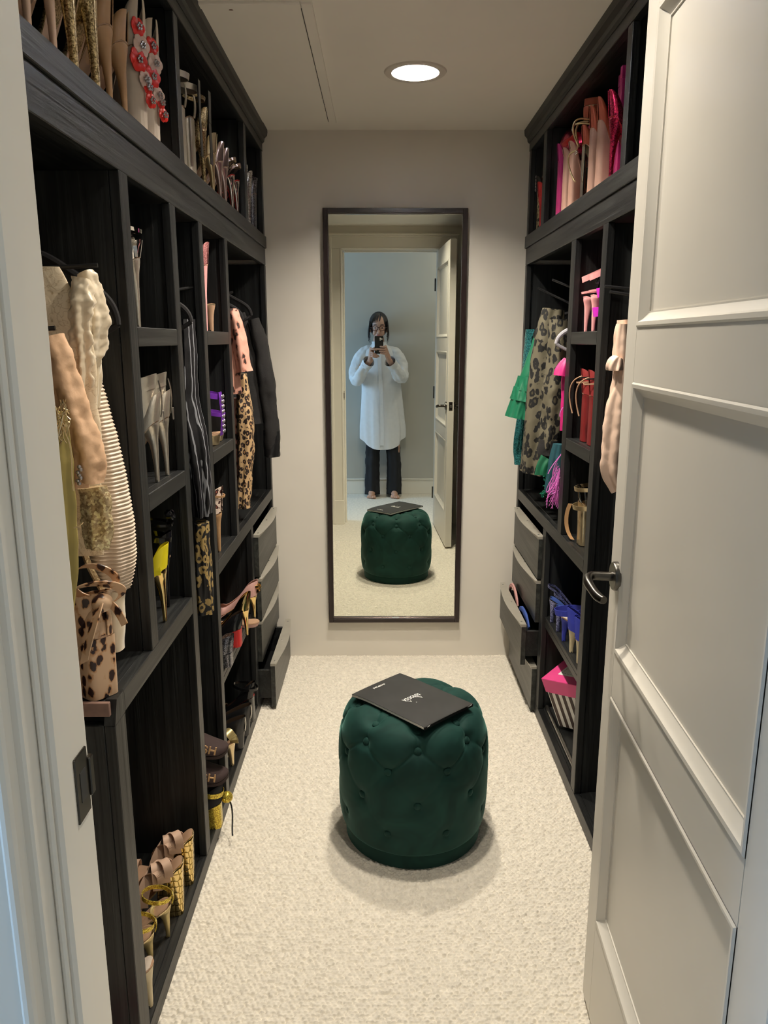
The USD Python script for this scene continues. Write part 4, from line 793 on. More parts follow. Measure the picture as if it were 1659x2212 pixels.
# ---- top shelf, right, from the doorway inwards
shoe('red glitter stiletto pump beside the door on the top right shelf', (XR, 2.196, Z1), 'right', ('stiletto', 'red_glitter'), 'red_glitter', (('pump', dict(counter=.065)),), 0.135, .025, sole='red_satin')
a = shoe('blush block heel sandal right of the clear heel on the top right shelf, nearer one', (XR, 2.306, Z1), 'right', ('block', 'blush_block'), 'orange_suede', (('pump', dict(counter=.06)),), 0.150, .03)
b = dup(a, (XR, 2.388, Z1), 0, 'blush block heel sandal touching the clear heel on the top right shelf, farther one')
def ties(o, t):
    H = o.Z(0)
    obj('tie', cat(tube([(.02, -.02, H + .05), (-.03, 0, H + .03), (-.016, .0, H - .01), (-.03, .04, H - .02), (-.020, .05, H - .07), (-.012, .02, H - .10)], .0028, 7, n=26), tube([(.02, .025, H + .07), (-.015, .03, H + .045), (-.012, 0, H - .005), (-.03, -.015, H + .02), (.02, -.025, H + .06)], .0028, 7, n=26)), 'pale_gold', t)
    obj('tie_charm', cat(*[ball((-.018, .006 * k, H - .02 - .004 * abs(k)), .0042, 1) for k in (-1, 0, 1)]), 'chrome', t)
shoe('clear block heel sandal with loose metallic ties on the top right shelf', (XR, 2.470, Z1), 'right', ('block', 'clear_plastic'), 'orange_suede', ('pump', ), 0.135, .02, extra=(ties,), sole='pale_gold')
a = shoe('blush round block heel left of the metallic ties on the top right shelf, nearer one', (XR, 2.630, Z1), 'right', ('block', 'blush_block'), 'orange_suede', (('counter', dict(hgt=.02, mat='blush_block')), ('strap', dict(s=.75, w=.03))), 0.150, .03)
b = dup(a, (XR, 2.716, Z1), 0, 'blush round block heel beside the magenta heel on the top right shelf, farther one')
shoe('magenta suede block heel under the red sequin pouch on the top right shelf', (XR, 2.800, Z1), 'right', ('block', 'magenta_suede'), 'magenta_suede', ('pump',), 0.150, .03, sole='magenta_suede')
shoe('clear plastic stiletto with chrome studs next to the red pump on the top right shelf', (XR, 3.037, Z1), 'right', ('flare', 'clear_plastic'), 'clear_plastic', (('sling', {}), ('strap', dict(s=.74, w=.03))), 0.125, .0)
shoe('red patent stiletto pump near the far end of the top right shelf', (XR, 3.120, Z1), 'right', ('stiletto', 'red_satin'), 'red_satin', ('pump',), 0.120, .0, sole='red_satin', pointy=True)
shoe('leopard chain trimmed block heel at the far end of the top right shelf', (XR + .012, 3.205, Z1), 'right', ('block', 'leopard_small'), 'black_leather', ('pump', ('gems', dict(n=5, dz=.012))), 0.135, .02)
t = thing('sequin_pouch', 'crumpled red sequin pouch on top of the shoes on the top right shelf', 'pouch', (.700, 2.826, Z1 + .165))
obj('pouch_body', cloth([(0, -.115, .055), (0, -.05, .065), (0, .05, .075), (0, .125, .085)], [.02, .075, .085, .03], [.03, .055, .06, .02], (1, 0, 0), 5, .006, .012, 3, 30, 40, 20), 'red_glitter', t)
obj('pouch_flap', cloth([(-.045, -.08, .085), (-.052, 0, .075), (-.045, .09, .09)], [.02, .03, .02], [.012, .016, .012], (1, 0, 0), 4, .003, .006, 9, 20, 24, 30), 'red_satin', t)
t = thing('open_toe_mule', 'orange trimmed mule lying sole up on the blush block heels', 'shoe', (.640, 2.545, 2.070), 62)
o_ = Last(.02, 0, .19); obj('sole', xf(o_.sole(), Rx(PI), (0, 0, .05)), 'cream_heel', t); obj('upper', xf(o_.upper(), Rx(PI), (0, 0, .05)), 'orange_suede', t); obj('heel', xf(o_.heel('block')[0], Rx(PI), (0, 0, .05)), 'orange_suede', t)
shoe('orange suede pump with magenta lining standing behind the blush block heels', (.645, 2.552, Z1), 'right', ('block', 'orange_suede'), 'orange_suede', (('pump', dict(counter=.05)), ('back', dict(mat='hot_pink', z=.05, w=.03))), 0.150, .03)
for i, (u0, z1) in enumerate(((1331, 2.095), (1346, 2.112))):
    y = (2.2605, 2.2440)[i]
    t = thing('flat_box', ('upright dark magenta box behind the red glitter pump on the top right shelf', 'upright bright magenta box next to the divider on the top right shelf')[i], 'box', (.640, y, Z1))
    obj('box_body', box(0, .05, -.0075, .0075, 0, z1 - Z1 - .03), 'magenta_suede' if i == 0 else 'hot_pink', t); obj('lid', box(-.001, .051, -.008, .008, z1 - Z1 - .03, z1 - Z1), 'magenta_suede' if i == 0 else 'hot_pink', t)
# ---- right cubbies
a = shoe('pale pink stiletto sandal in the upper right cubby, farther one', (.612, 2.404, 1.427), 'right', ('stiletto', 'pink_leather'), 'pink_leather', (('ankle', dict(z=.018, w=.006, rx=.046, cx=.04)), ('ankle', dict(z=.066, w=.017, rx=.036, ry=.033, tilt=.016)), ('strap', dict(s=.76))), 0.100, .0, insole='pink_leather', sole='pink_leather', yaw=-4)
b = dup(a, (.612, 2.320, 1.427), -4, 'pale pink stiletto sandal in the upper right cubby, nearer one')
shoe('magenta and black patent sandal beside the pale pink stilettos in the upper right cubby', (.618, 2.226, 1.427), 'right', ('block', 'black_patent'), 'magenta_patent', (('ankle', dict(z=.012, w=.026, rx=.058, ry=.045, cx=.045)), ('ankle', dict(z=-.04, w=.026, rx=.066, ry=.05, cx=.045)), ('strap', dict(s=.7, w=.03)), ('counter', dict(hgt=.03, mat='black_patent')), ('bow', dict(mat='black_patent', z=.04, w=.02))), 0.075, .02, sole='black_patent')
a = shoe('dark red leather block boot with tied brown laces in the middle right cubby, farther one', (.615, 2.362, 1.098), 'right', ('block', 'maroon_leather'), 'red_suede', (('pump', dict(counter=.075)), ('ankle', dict(z=.04, w=.004, rx=.05, mat='insole_tan')), ('ankle', dict(z=.055, w=.004, rx=.042, mat='black_leather'))), 0.118, .025,
         extra=(lambda o, t: obj('lace', tube([(-.005, .0, o.Z(0) + .05), (-.03, .03, o.Z(0) + .02), (-.028, .04, o.Z(0) - .03), (-.02, .035, o.Z(0) - .065)], .0022, 6, n=18), 'insole_tan', t),))
b = dup(a, (.612, 2.268, 1.098), 0, 'dark red leather block boot with tied brown laces in the middle right cubby, nearer one')
shoe('clear sandal on a chunky translucent gold heel with gold straps in the lowest right cubby', (.612, 2.325, 0.7788), 'right', ('chunky', 'pale_gold'), 'pale_gold', (('ankle', dict(z=.045, w=.012, rx=.055, ry=.04, cx=.04)), ('ankle', dict(z=-.012, w=.014, rx=.062, ry=.046, cx=.045)), ('strap', dict(s=.75, w=.03)), ('counter', dict(hgt=.05, mat='clear_plastic'))), 0.115, .02,
     extra=(lambda o, t: obj('hanging_strap', ribbon(spl(np.array([(-.015, .045, o.Z(0) - .02), (-.022, .055, o.Z(0) - .06), (-.015, .05, .025), (-.004, .035, .005)]), 14), (.8, -.6, 0), .013, .002), 'tan_satin', t),))
t = thing('folded_cloth', 'small white folded cloth at the bottom of the hanging bay on the right', 'cloth', (.675, 2.545, .7785), 12)
obj('cloth_stack', slab(*(lambda G: (G, G * [1, 1, 0]))(np.array([[(x, y, .030 + .006 * math.sin(20 * x + 9 * y)) for y in np.linspace(-.04, .04, 10)] for x in np.linspace(-.05, .06, 12)]))), 'box_white', t)
# ---- right rack
a = shoe('blue glitter slingback with loose straps on the right shoe rack, farther one', (.600, 2.610, RZ), 'right', ('flare', 'blue_glitter'), 'blue_glitter', (('sling', dict(z=.045)), ('cross', dict(sa=.35, sb=.6, w=.01, a=.03)), ('strap', dict(s=.75, w=.02))), 0.088, .0, yaw=-12, sole='black_leather', insole='blue_cloth')
b = dup(a, (.602, 2.522, RZ), -12, 'blue glitter slingback with loose straps on the right shoe rack, nearer one')
shoe('cobalt blue suede sandal with cream footbed in the middle of the right shoe rack', (.602, 2.436, RZ), 'right', ('flare', 'cobalt_suede'), 'cobalt_suede', (('ankle', dict(z=.02, w=.02, rx=.05)), ('strap', dict(s=.74, w=.04))), 0.085, .0, insole='cream_suede', yaw=-12)
a = shoe('cobalt blue suede bootie with a cream heel on the right shoe rack, farther one', (.604, 2.338, RZ), 'right', ('flare', 'cream_heel'), 'cobalt_suede', (('pump', dict(counter=.07, side=.045)), ('counter', dict(hgt=.07))), 0.080, .0, yaw=-8, sole='cream_heel')
b = dup(a, (.606, 2.252, RZ), -8, 'cobalt blue suede bootie with a cream heel on the right shoe rack, nearer one')

# pink lidded box standing tilted in the lowest right bay
def hat_box():
    t = thing('gift_box', 'tilted pink lidded box with brown and white striped sides in the lowest right bay', 'box')
    h = np.array([-.342, 0, .94]); p2 = np.array([.94, 0, .342]); p1 = np.array([0, 1.0, 0]); al = math.radians(53)
    e1 = -math.sin(al) * p1 + math.cos(al) * p2; e2 = math.cos(al) * p1 + math.sin(al) * p2
    R = np.stack([e1, e2, h], 1); C = np.array([.560, 2.50, .245]) - h * .195
    W, D, H = .25, .15, .195
    w = lambda m: xf(m, R, C)
    bd = obj('box_body', w(box(.004, W - .004, .004, D - .004, 0, H - .035)), 'box_white', t)
    for k in range(8): obj('stripe', w(box(.010 + k * .030, .024 + k * .030, .0032, D - .0032, .001, H - .036, 0)), 'stripe_brown', bd)
    for k in range(4): obj('stripe', w(box(.0032, W - .0032, .018 + k * .032, .033 + k * .032, .001, H - .036, 0)), 'stripe_brown', bd)
    ld = obj('lid', w(box(0, W, 0, D, H - .055, H, .0015)), 'box_pink', t)
    lb = obj('label_card', w(box(.045, W - .03, .040, D - .012, H, H + .0008, .0002)), 'box_white', ld)
    ds = [box(.055 + i * .012, .062 + i * .012, .050, .0512, H + .0006, H + .0012, 0) for i in range(12)] + [box(.055, .0562, .050 + i * .012, .057 + i * .012, H + .0006, H + .0012, 0) for i in range(7)] + [box(.055 + i * .012, .062 + i * .012, .128, .1292, H + .0006, H + .0012, 0) for i in range(12)]
    obj('dashed_border', w(cat(*ds)), 'ink', lb if False else ld)
hat_box()
# clothes caught in the open right drawer
for i, (lab, y, mt, dz) in enumerate((('rose cloth spilling over the open right drawer', 3.09, 'rose_cloth', .030), ('dark blue cloth bunched at the near end of the open right drawer', 2.845, 'blue_cloth', .012))):
    t = thing('garment', lab, 'clothing', (.5625, y, .3505))
    obj('cloth_bundle', cloth([(.0, -.09, -.018), (-.003, -.03, dz), (-.003, .05, dz - .004), (.0, .11, -.018)], [.004, .006, .006, .004], [.012, .012, .012, .010], (1, 0, 0), 5, .0012, .003, 30 + i, 24, 30, 40), mt, t)
# ================================================================== clothes on hangers (each hangs face-on across its bay)
def C(y, *px):                       # points read on the upright plane y
    return np.array([at(u, v, y=y) for u, v in px])

def hanger(label, top, y, sx, mat='black_velvet', w=.19, group=None, dz=1.0):
    """A hanger with rounded shoulders, lower bar and hook; top = neck of the hook."""
    t = thing('clothes_hanger', label, 'hanger', top, 0, group)
    ns = np.array([(-w, 0, -.085), (-w * .93, 0, -.06), (-w * .55, 0, -.028), (-.02, 0, -.004), (.02, 0, -.004), (w * .55, 0, -.028), (w * .93, 0, -.06), (w, 0, -.085)]) * [1, 1, dz]
    obj('shoulder', tube(ns, [.006, .0075, .0075, .007, .0075, .0075, .0075, .006], 8, n=40, U0=(0, 1, 0)), mat, t)
    obj('bar', tube([(-w, 0, -.085 * dz), (-w * .9, 0, -.085 * dz - .009), (w * .9, 0, -.085 * dz - .009), (w, 0, -.085 * dz)], .0055, 8, n=30), mat, t)
    obj('hook', tube([(0, 0, -.004), (0, 0, .02), (.012, 0, .034), (.014, 0, .05), (0, 0, .062), (-.014, 0, .052)], .0022, 8, n=24), 'black_plastic', t)
    return t

def garment(label, parts, cat_='dress'):
    t = thing('hanging_garment', label, cat_)
    for nm, m, mt in parts: obj(nm, m, mt, t)
    return t

X_ = (1, 0, 0)
# left, nearest bay
hanger('empty black velvet hanger end against the dark side panel behind the ivory gown', (-.640, 1.445, 1.560), 1.44, 1, w=.160, dz=1.55)
lace = garment('ivory lace gown with a puffed satin sleeve in the bay nearest the doorway', [
    ('bodice', cloth([(-.628, 1.318, 1.518), (-.628, 1.318, 1.40), (-.63, 1.318, 1.2), (-.635, 1.318, 1.035)], [.100, .146, .150, .142, .135], [.014, .024, .026, .026], X_, 6, .006, .006, 11, 60, 70, 16), 'lace_ivory'),
    ('sleeve', cloth(C(1.345, (188, 588), (204, 650), (203, 720), (196, 770), (188, 860), (192, 930)), [.012, .021, .024, .017, .016, .012], [.016, .024, .026, .02, .018, .014], X_, 5, .004, .010, 12, 70, 48, 52), 'ivory_satin'),
    ('sleeve', cloth(C(1.315, (178, 600), (176, 680), (180, 760), (186, 840)), [.010, .020, .018, .012], [.014, .018, .016, .012], X_, 5, .004, .010, 13, 60, 48, 52), 'ivory_satin'),
    ('satin_lining', cloth(C(1.352, (196, 700), (199, 800), (201, 880)), [.018, .014, .010], [.010, .010, .008], X_, 5, .004, .006, 14, 40, 30, 20), 'ivory_satin')])
garment('champagne sequined lace bodice hanging between the ivory gown and the pleated sleeve', [
    ('panel', cloth(C(1.277, (200, 1052), (206, 1085), (211, 1130), (214, 1185)), [.026, .027, .026, .018], [.010, .010, .010], X_, 5, .002, .005, 15, 40, 44, 40), 'champagne_sequin'),
    ('beaded_edge', tube(C(1.346, (184, 1195), (200, 1235), (222, 1275), (238, 1310)), .006, 8, n=24), 'champagne_sequin')])
pl = garment('champagne gown with a ribbed full sleeve and satin cuff in the left bay', [
    ('ribbed_sleeve', cloth(C(1.400, (203, 815), (213, 900), (226, 1000), (236, 1100), (243, 1200), (250, 1272)), [.012, .022, .032, .040, .043, .026], [.018, .028, .036, .042, .044, .026], X_, 6, .002, .003, 16, 260, 44, 18, ribs=56, ribamp=.0016), 'champagne_pleat'),
    ('cuff', cloth(C(1.400, (251, 1270), (252, 1330), (255, 1400)), [.017, .016, .013], [.024, .023, .02], X_, 3, .001, .004, 17, 24, 36, 24), 'ivory_satin')])
peach = garment('peach crepe jacket with a long plain sleeve in front of the ivory lace gown', [
    ('sleeve', cloth(C(1.235, (112, 728), (138, 800), (165, 885), (184, 950), (194, 1040)), [.018, .020, .021, .023, .020], [.022, .024, .026, .026, .022], X_, 4, .003, .008, 18, 70, 50, 34), 'peach_crepe'),
    ('front', cloth(C(1.245, (80, 775), (105, 850), (128, 940), (140, 1050)), [.040, .036, .040, .036], [.011, .014, .014], X_, 5, .004, .005, 19, 46, 50, 16), 'peach_crepe')], 'jacket')
for k in range(7):
    p = at(172 + 3.5 * math.sin(k * 2.1), 1008 + k * 6, y=1.205); obj('gem', ball(p, .0035, 1), 'gem', peach, smooth=False)
hanger('black hanger shoulder above the peach jacket beside the door jamb', (-.645, 1.2745, 1.365), 1.22, 1, w=.125)
ol = garment('olive chiffon dress with fringed trim half hidden behind the door jamb', [
    ('skirt', cloth(C(1.165, (95, 890), (105, 1000), (112, 1120), (118, 1240), (122, 1345)), [.034, .037, .037, .034, .020], [.018, .024, .03, .03], X_, 7, .005, .006, 20, 60, 60, 16), 'olive_chiffon')])
rnd = np.random.default_rng(8); fr = []
for k in range(46):
    p = at(rnd.uniform(116, 146), rnd.uniform(858, 935), y=1.138); d = rnd.normal(0, 1, 3) * [.006, .003, .006] + [0, 0, -.012]
    fr.append(tube([p, p + d * .6 + rnd.normal(0, .003, 3), p + d * 1.5], .0009, 4, n=6))
fr.append(tube(C(1.135, (128, 905), (140, 930), (150, 955), (156, 1000), (160, 1060)), .0012, 5, n=20)); fr.append(tube(C(1.135, (160, 1140), (172, 1135), (180, 1128)), .0010, 5, n=10))
obj('fringe', cat(*fr), 'pale_gold', ol, kind='stuff')
# leopard satin boot with a knotted bow on the counter
lb = shoe('leopard satin block heel boot with a knotted bow on the counter by the jamb', (-.486, 1.268, .7788), 'left', ('chunky', 'leopard_satin'), 'leopard_satin', (('pump', dict(counter=.06, side=.05, throat=.5, vamp=.05)), ('boot', dict(top=.068, rx=.046, ry=.04))), .098, .015, yaw=-38, name='boot', cat_='boot')
o_ = Last(.098, .015)
for nm, P, w in (('bow_loop', [(.02, -.035, .165), (-.012, -.03, .20), (.0, .01, .215), (.03, .04, .20), (.02, .01, .17)], .030), ('bow_loop', [(.03, -.03, .185), (.0, -.025, .225), (.03, .01, .24), (.055, .02, .21), (.03, .0, .18)], .024), ('bow_tail', [(.0, .0, .185), (-.022, .022, .17), (-.03, .045, .13), (-.02, .052, .09)], .03), ('bow_tail', [(.0, -.01, .18), (-.03, -.012, .165), (-.036, -.02, .14)], .022)):
    obj(nm, ribbon(spl(P, 26), (.55, .2, -.35), w, .0022), 'leopard_satin', lb)
obj('bow_knot', ball((-.008, .002, .180), .017, 2, (.9, 1.1, 1)), 'leopard_satin', lb)
# left, narrow bay
hanger('black hanger loop over the pinstriped dress in the narrow left bay', (-.600, 1.940, 1.530), 1.95, 1, w=.135)
garment('black dress with fine silver pinstripes hanging in the narrow left bay', [
    ('body', cloth(C(2.0, (404, 690), (409, 780), (414, 880), (424, 960), (433, 1040), (438, 1112)), [.018, .016, .018, .026, .026, .020], [.03, .035, .04], X_, 6, .006, .005, 21, 70, 60, 18), 'pinstripe')])
garment('long black dress with gold floral hem hanging lowest in the narrow left bay', [
    ('body', cloth([(-.60, 2.03, 1.44), (-.58, 2.03, 1.1), (-.56, 2.02, .92)], [.05, .06, .05], [.03, .035], X_, 6, .006, .006, 22, 50, 50), 'black_jersey'),
    ('hem', cloth(C(1.985, (436, 1128), (438, 1200), (441, 1260), (443, 1322)), [.016, .020, .021, .020], [.03, .034, .03], X_, 5, .004, .005, 23, 40, 50), 'floral_gold')])
# left, far bay over the drawers
blouse = garment('short sleeved pink leopard blouse in the far left bay above the drawers', [
    ('body', cloth(C(2.585, (486, 668), (492, 740), (496, 850)), [.034, .034, .03], [.025, .03], X_, 5, .006, .008, 24, 40, 50), 'leopard_pink'),
    ('sleeve', cloth(C(2.575, (503, 672), (514, 715), (522, 760), (529, 803)), [.016, .021, .024, .026], [.025, .034, .036], X_, 4, .003, .008, 25, 36, 44, 20), 'leopard_pink')], 'blouse')
garment('gold leopard print trousers hanging below the pink blouse in the far left bay', [
    ('leg', cloth(C(2.66, (520, 808), (528, 880), (531, 960), (529, 1030), (527, 1096)), [.020, .026, .029, .023, .022], [.03, .036, .034, .03], X_, 5, .004, .006, 26, 60, 50, 18), 'leopard_gold'),
    ('leg', cloth(C(2.70, (512, 860), (516, 920), (518, 1000), (517, 1090)), [.018, .022, .022, .018], [.028, .03, .03], X_, 5, .004, .006, 27, 50, 44, 18), 'leopard_pink')], 'trousers')
garment('black wool jacket with a long cuffed sleeve reaching out of the far left bay', [
    ('body', cloth([(-.60, 2.98, 1.50), (-.59, 2.98, 1.30), (-.575, 2.97, 1.08)], [.09, .125, .12], [.03, .045, .05], X_, 5, .006, .008, 28, 44, 56), 'black_wool'),
    ('sleeve', cloth(C(2.98, (548, 690), (566, 760), (578, 840), (586, 920), (589, 985)), [.022, .030, .031, .030, .027], [.035, .045, .042], X_, 4, .003, .010, 29, 50, 48, 18), 'black_wool'),
    ('cuff', cloth(C(2.98, (587, 930), (588, 955), (589, 984)), [.032, .031, .030], [.045, .044], X_, 3, .001, .003, 30, 14, 44, 30), 'black_leather')], 'jacket')
garment('black jersey top hanging between the pink blouse and the black jacket', [
    ('body', cloth([(-.60, 2.80, 1.47), (-.60, 2.80, 1.2), (-.59, 2.80, .98)], [.08, .11, .10], [.03, .04], X_, 5, .006, .008, 31, 40, 50), 'black_jersey')], 'top')
hanger('black velvet hanger carrying the black jersey top in the far left bay', (-.61, 2.742, 1.555), 2.8, 1, w=.13)
hanger('black hanger carrying the black wool jacket in the far left bay', (-.60, 2.905, 1.575), 3, 1, w=.125)
# right, far bay over the drawers
garment('teal sequinned dress hanging farthest back in the right bay', [
    ('body', cloth(C(3.12, (1152, 712), (1146, 800), (1140, 900), (1132, 1000)), [.030, .035, .036, .03], [.03, .04], X_, 5, .004, .004, 32, 50, 50), 'teal_sequin'),
    ('sleeve', cloth(C(3.055, (1146, 725), (1140, 800), (1130, 900), (1122, 960), (1119, 1003)), [.014, .017, .020, .022, .014], [.022, .026, .026, .02], X_, 4, .003, .004, 33, 46, 44), 'teal_sequin')])
gp = [('shoulder', cloth(C(2.95, (1168, 716), (1152, 780), (1140, 830)), [.018, .026, .036], [.025, .035, .04], X_, 5, .004, .004, 34, 36, 50), 'green_silk')]
for i, (pts, r0, r1) in enumerate(((((1142, 815), (1136, 845)), .040, .043), (((1134, 838), (1128, 866)), .042, .045), (((1128, 860), (1119, 903)), .040, .047))):
    gp.append(('ruffle', cloth(C(2.95, *pts), [r0, r1], [.045, .052], X_, 9, .003, .002, 40 + i, 14, 72), 'green_silk'))
garment('emerald green dress with a tiered cape sleeve swinging out of the right bay', gp)
garment('grey leopard print coat with a dark cuff in the right bay above the drawers', [
    ('body', cloth(C(2.80, (1196, 668), (1186, 740), (1178, 830), (1168, 930), (1152, 1022)), [.040, .058, .066, .062, .050], [.035, .05, .055, .055], X_, 5, .008, .006, 35, 70, 64, 14), 'leopard_coat'),
    ('sleeve', cloth(C(2.70, (1210, 690), (1206, 760), (1198, 850), (1190, 920), (1184, 968)), [.034, .036, .036, .034, .030], [.035, .04, .04], X_, 4, .004, .008, 36, 56, 52, 18), 'leopard_coat'),
    ('cuff', cloth(C(2.70, (1186, 950), (1184, 966), (1182, 982)), [.032, .034, .034], [.042, .042], X_, 3, .001, .003, 37, 14, 44, 30), 'black_wool')], 'coat')
hanger('black hanger with wide rounded shoulders behind the leopard coat', (.70, 2.90, 1.500), 2.9, 1, 'black_plastic', w=.135)
hanger('pale grey plastic hanger in front of the leopard coat', (.735, 2.625, 1.475), 2.6, 1, 'grey_hanger', w=.150)
garment('black garment with a red collar tag next to the cubby post in the right bay', [
    ('body', cloth([(.72, 2.585, 1.43), (.73, 2.585, 1.28), (.735, 2.585, 1.12)], [.09, .11, .10], [.025, .03], X_, 5, .005, .006, 38, 44, 50), 'black_jersey'),
    ('collar_tag', box(.640, .655, 2.548, 2.552, 1.40, 1.43, .001), 'red_satin')], 'top')
garment('hot pink silk top edge showing beside the cubby post in the right bay', [
    ('sleeve', cloth(C(2.54, (1224, 775), (1216, 795), (1212, 812)), [.010, .018, .022], [.012, .02], X_, 4, .003, .005, 39, 20, 36), 'hot_pink'),
    ('body', cloth(C(2.56, (1226, 790), (1224, 860), (1223, 930)), [.018, .018, .016], [.012, .012], X_, 4, .003, .005, 41, 30, 36), 'hot_pink')], 'top')
garment('deep green satin skirt hem below the leopard coat sleeve', [
    ('skirt', cloth(C(2.662, (1186, 992), (1180, 1004), (1175, 1026)), [.032, .033, .034], [.012, .014], X_, 6, .004, .004, 42, 20, 50), 'deep_green')], 'skirt')
tl = garment('dark teal tulle dress with orchid pink fringe hanging low in the right bay', [
    ('skirt', cloth(C(2.62, (1214, 960), (1208, 1010), (1204, 1062)), [.030, .036, .040], [.028, .03], X_, 8, .006, .006, 43, 30, 60), 'teal_tulle')])
rnd = np.random.default_rng(12); fr = []
for k in range(60):
    a0 = at(rnd.uniform(1200, 1222), rnd.uniform(1000, 1050), y=2.537); b0 = at(rnd.uniform(1178, 1208), rnd.uniform(1062, 1100), y=2.535); mid = (a0 + b0) / 2 + rnd.normal(0, .006, 3)
    fr.append(tube([a0, mid, b0], .0011, 4, n=9))
for px in (((1222, 968), (1210, 985), (1198, 1008), (1194, 1030)), ((1222, 970), (1206, 990), (1190, 1012), (1184, 1024)), ((1217, 880), (1211, 890), (1210, 900))): fr.append(tube(C(2.533, *px), .0016, 5, n=14))
obj('fringe', cat(*fr), 'orchid_fringe', tl, kind='stuff')
fe = thing('feather_boa', 'emerald feather strip trailing onto the counter in the right bay', 'boa', (0, 0, 0)); fr = []
sp = spl(C(2.70, (1180, 1015), (1181, 1040), (1178, 1062), (1170, 1068)), 40)
for k in range(160):
    p = sp[rnd.integers(0, 40)]; fr.append(tube([p, p + rnd.normal(0, 1, 3) * [.007, .005, .006]], .0008, 3))
obj('strand', tube(sp, .0025, 6), 'emerald_feather', fe); obj('barbs', cat(*fr), 'emerald_feather', fe, kind='stuff')
# right, bay behind the door
bl = garment('blush satin blouse sleeve showing past the edge of the open door', [
    ('sleeve', cloth(C(1.90, (1345, 700), (1341, 760), (1338, 830), (1332, 880), (1326, 950), (1322, 1000), (1334, 1056)), [.012, .016, .014, .024, .026, .026, .014], [.02, .026, .03, .034, .03], X_, 5, .004, .008, 44, 70, 52, 20), 'blush_satin'),
    ('shoulder', cloth(C(1.93, (1362, 690), (1360, 850), (1358, 1040)), [.030, .034, .03], [.025, .03], X_, 5, .004, .006, 45, 40, 44), 'blush_satin'),
    ('cuff_frill', cloth(C(1.885, (1336, 772), (1330, 786), (1328, 800)), [.012, .020, .016], [.02, .026], X_, 6, .003, .004, 46, 16, 40), 'blush_satin')], 'blouse')

# ================================================================== the photographer, standing in the hallway and seen in the mirror
def cap(a, ra, b, rb, n=20):
    s = lambda c, r: m3.Manifold.sphere(r, n).translate(tuple(float(v) for v in c))
    return m3.Manifold.batch_hull([s(a, ra), s(b, rb)])

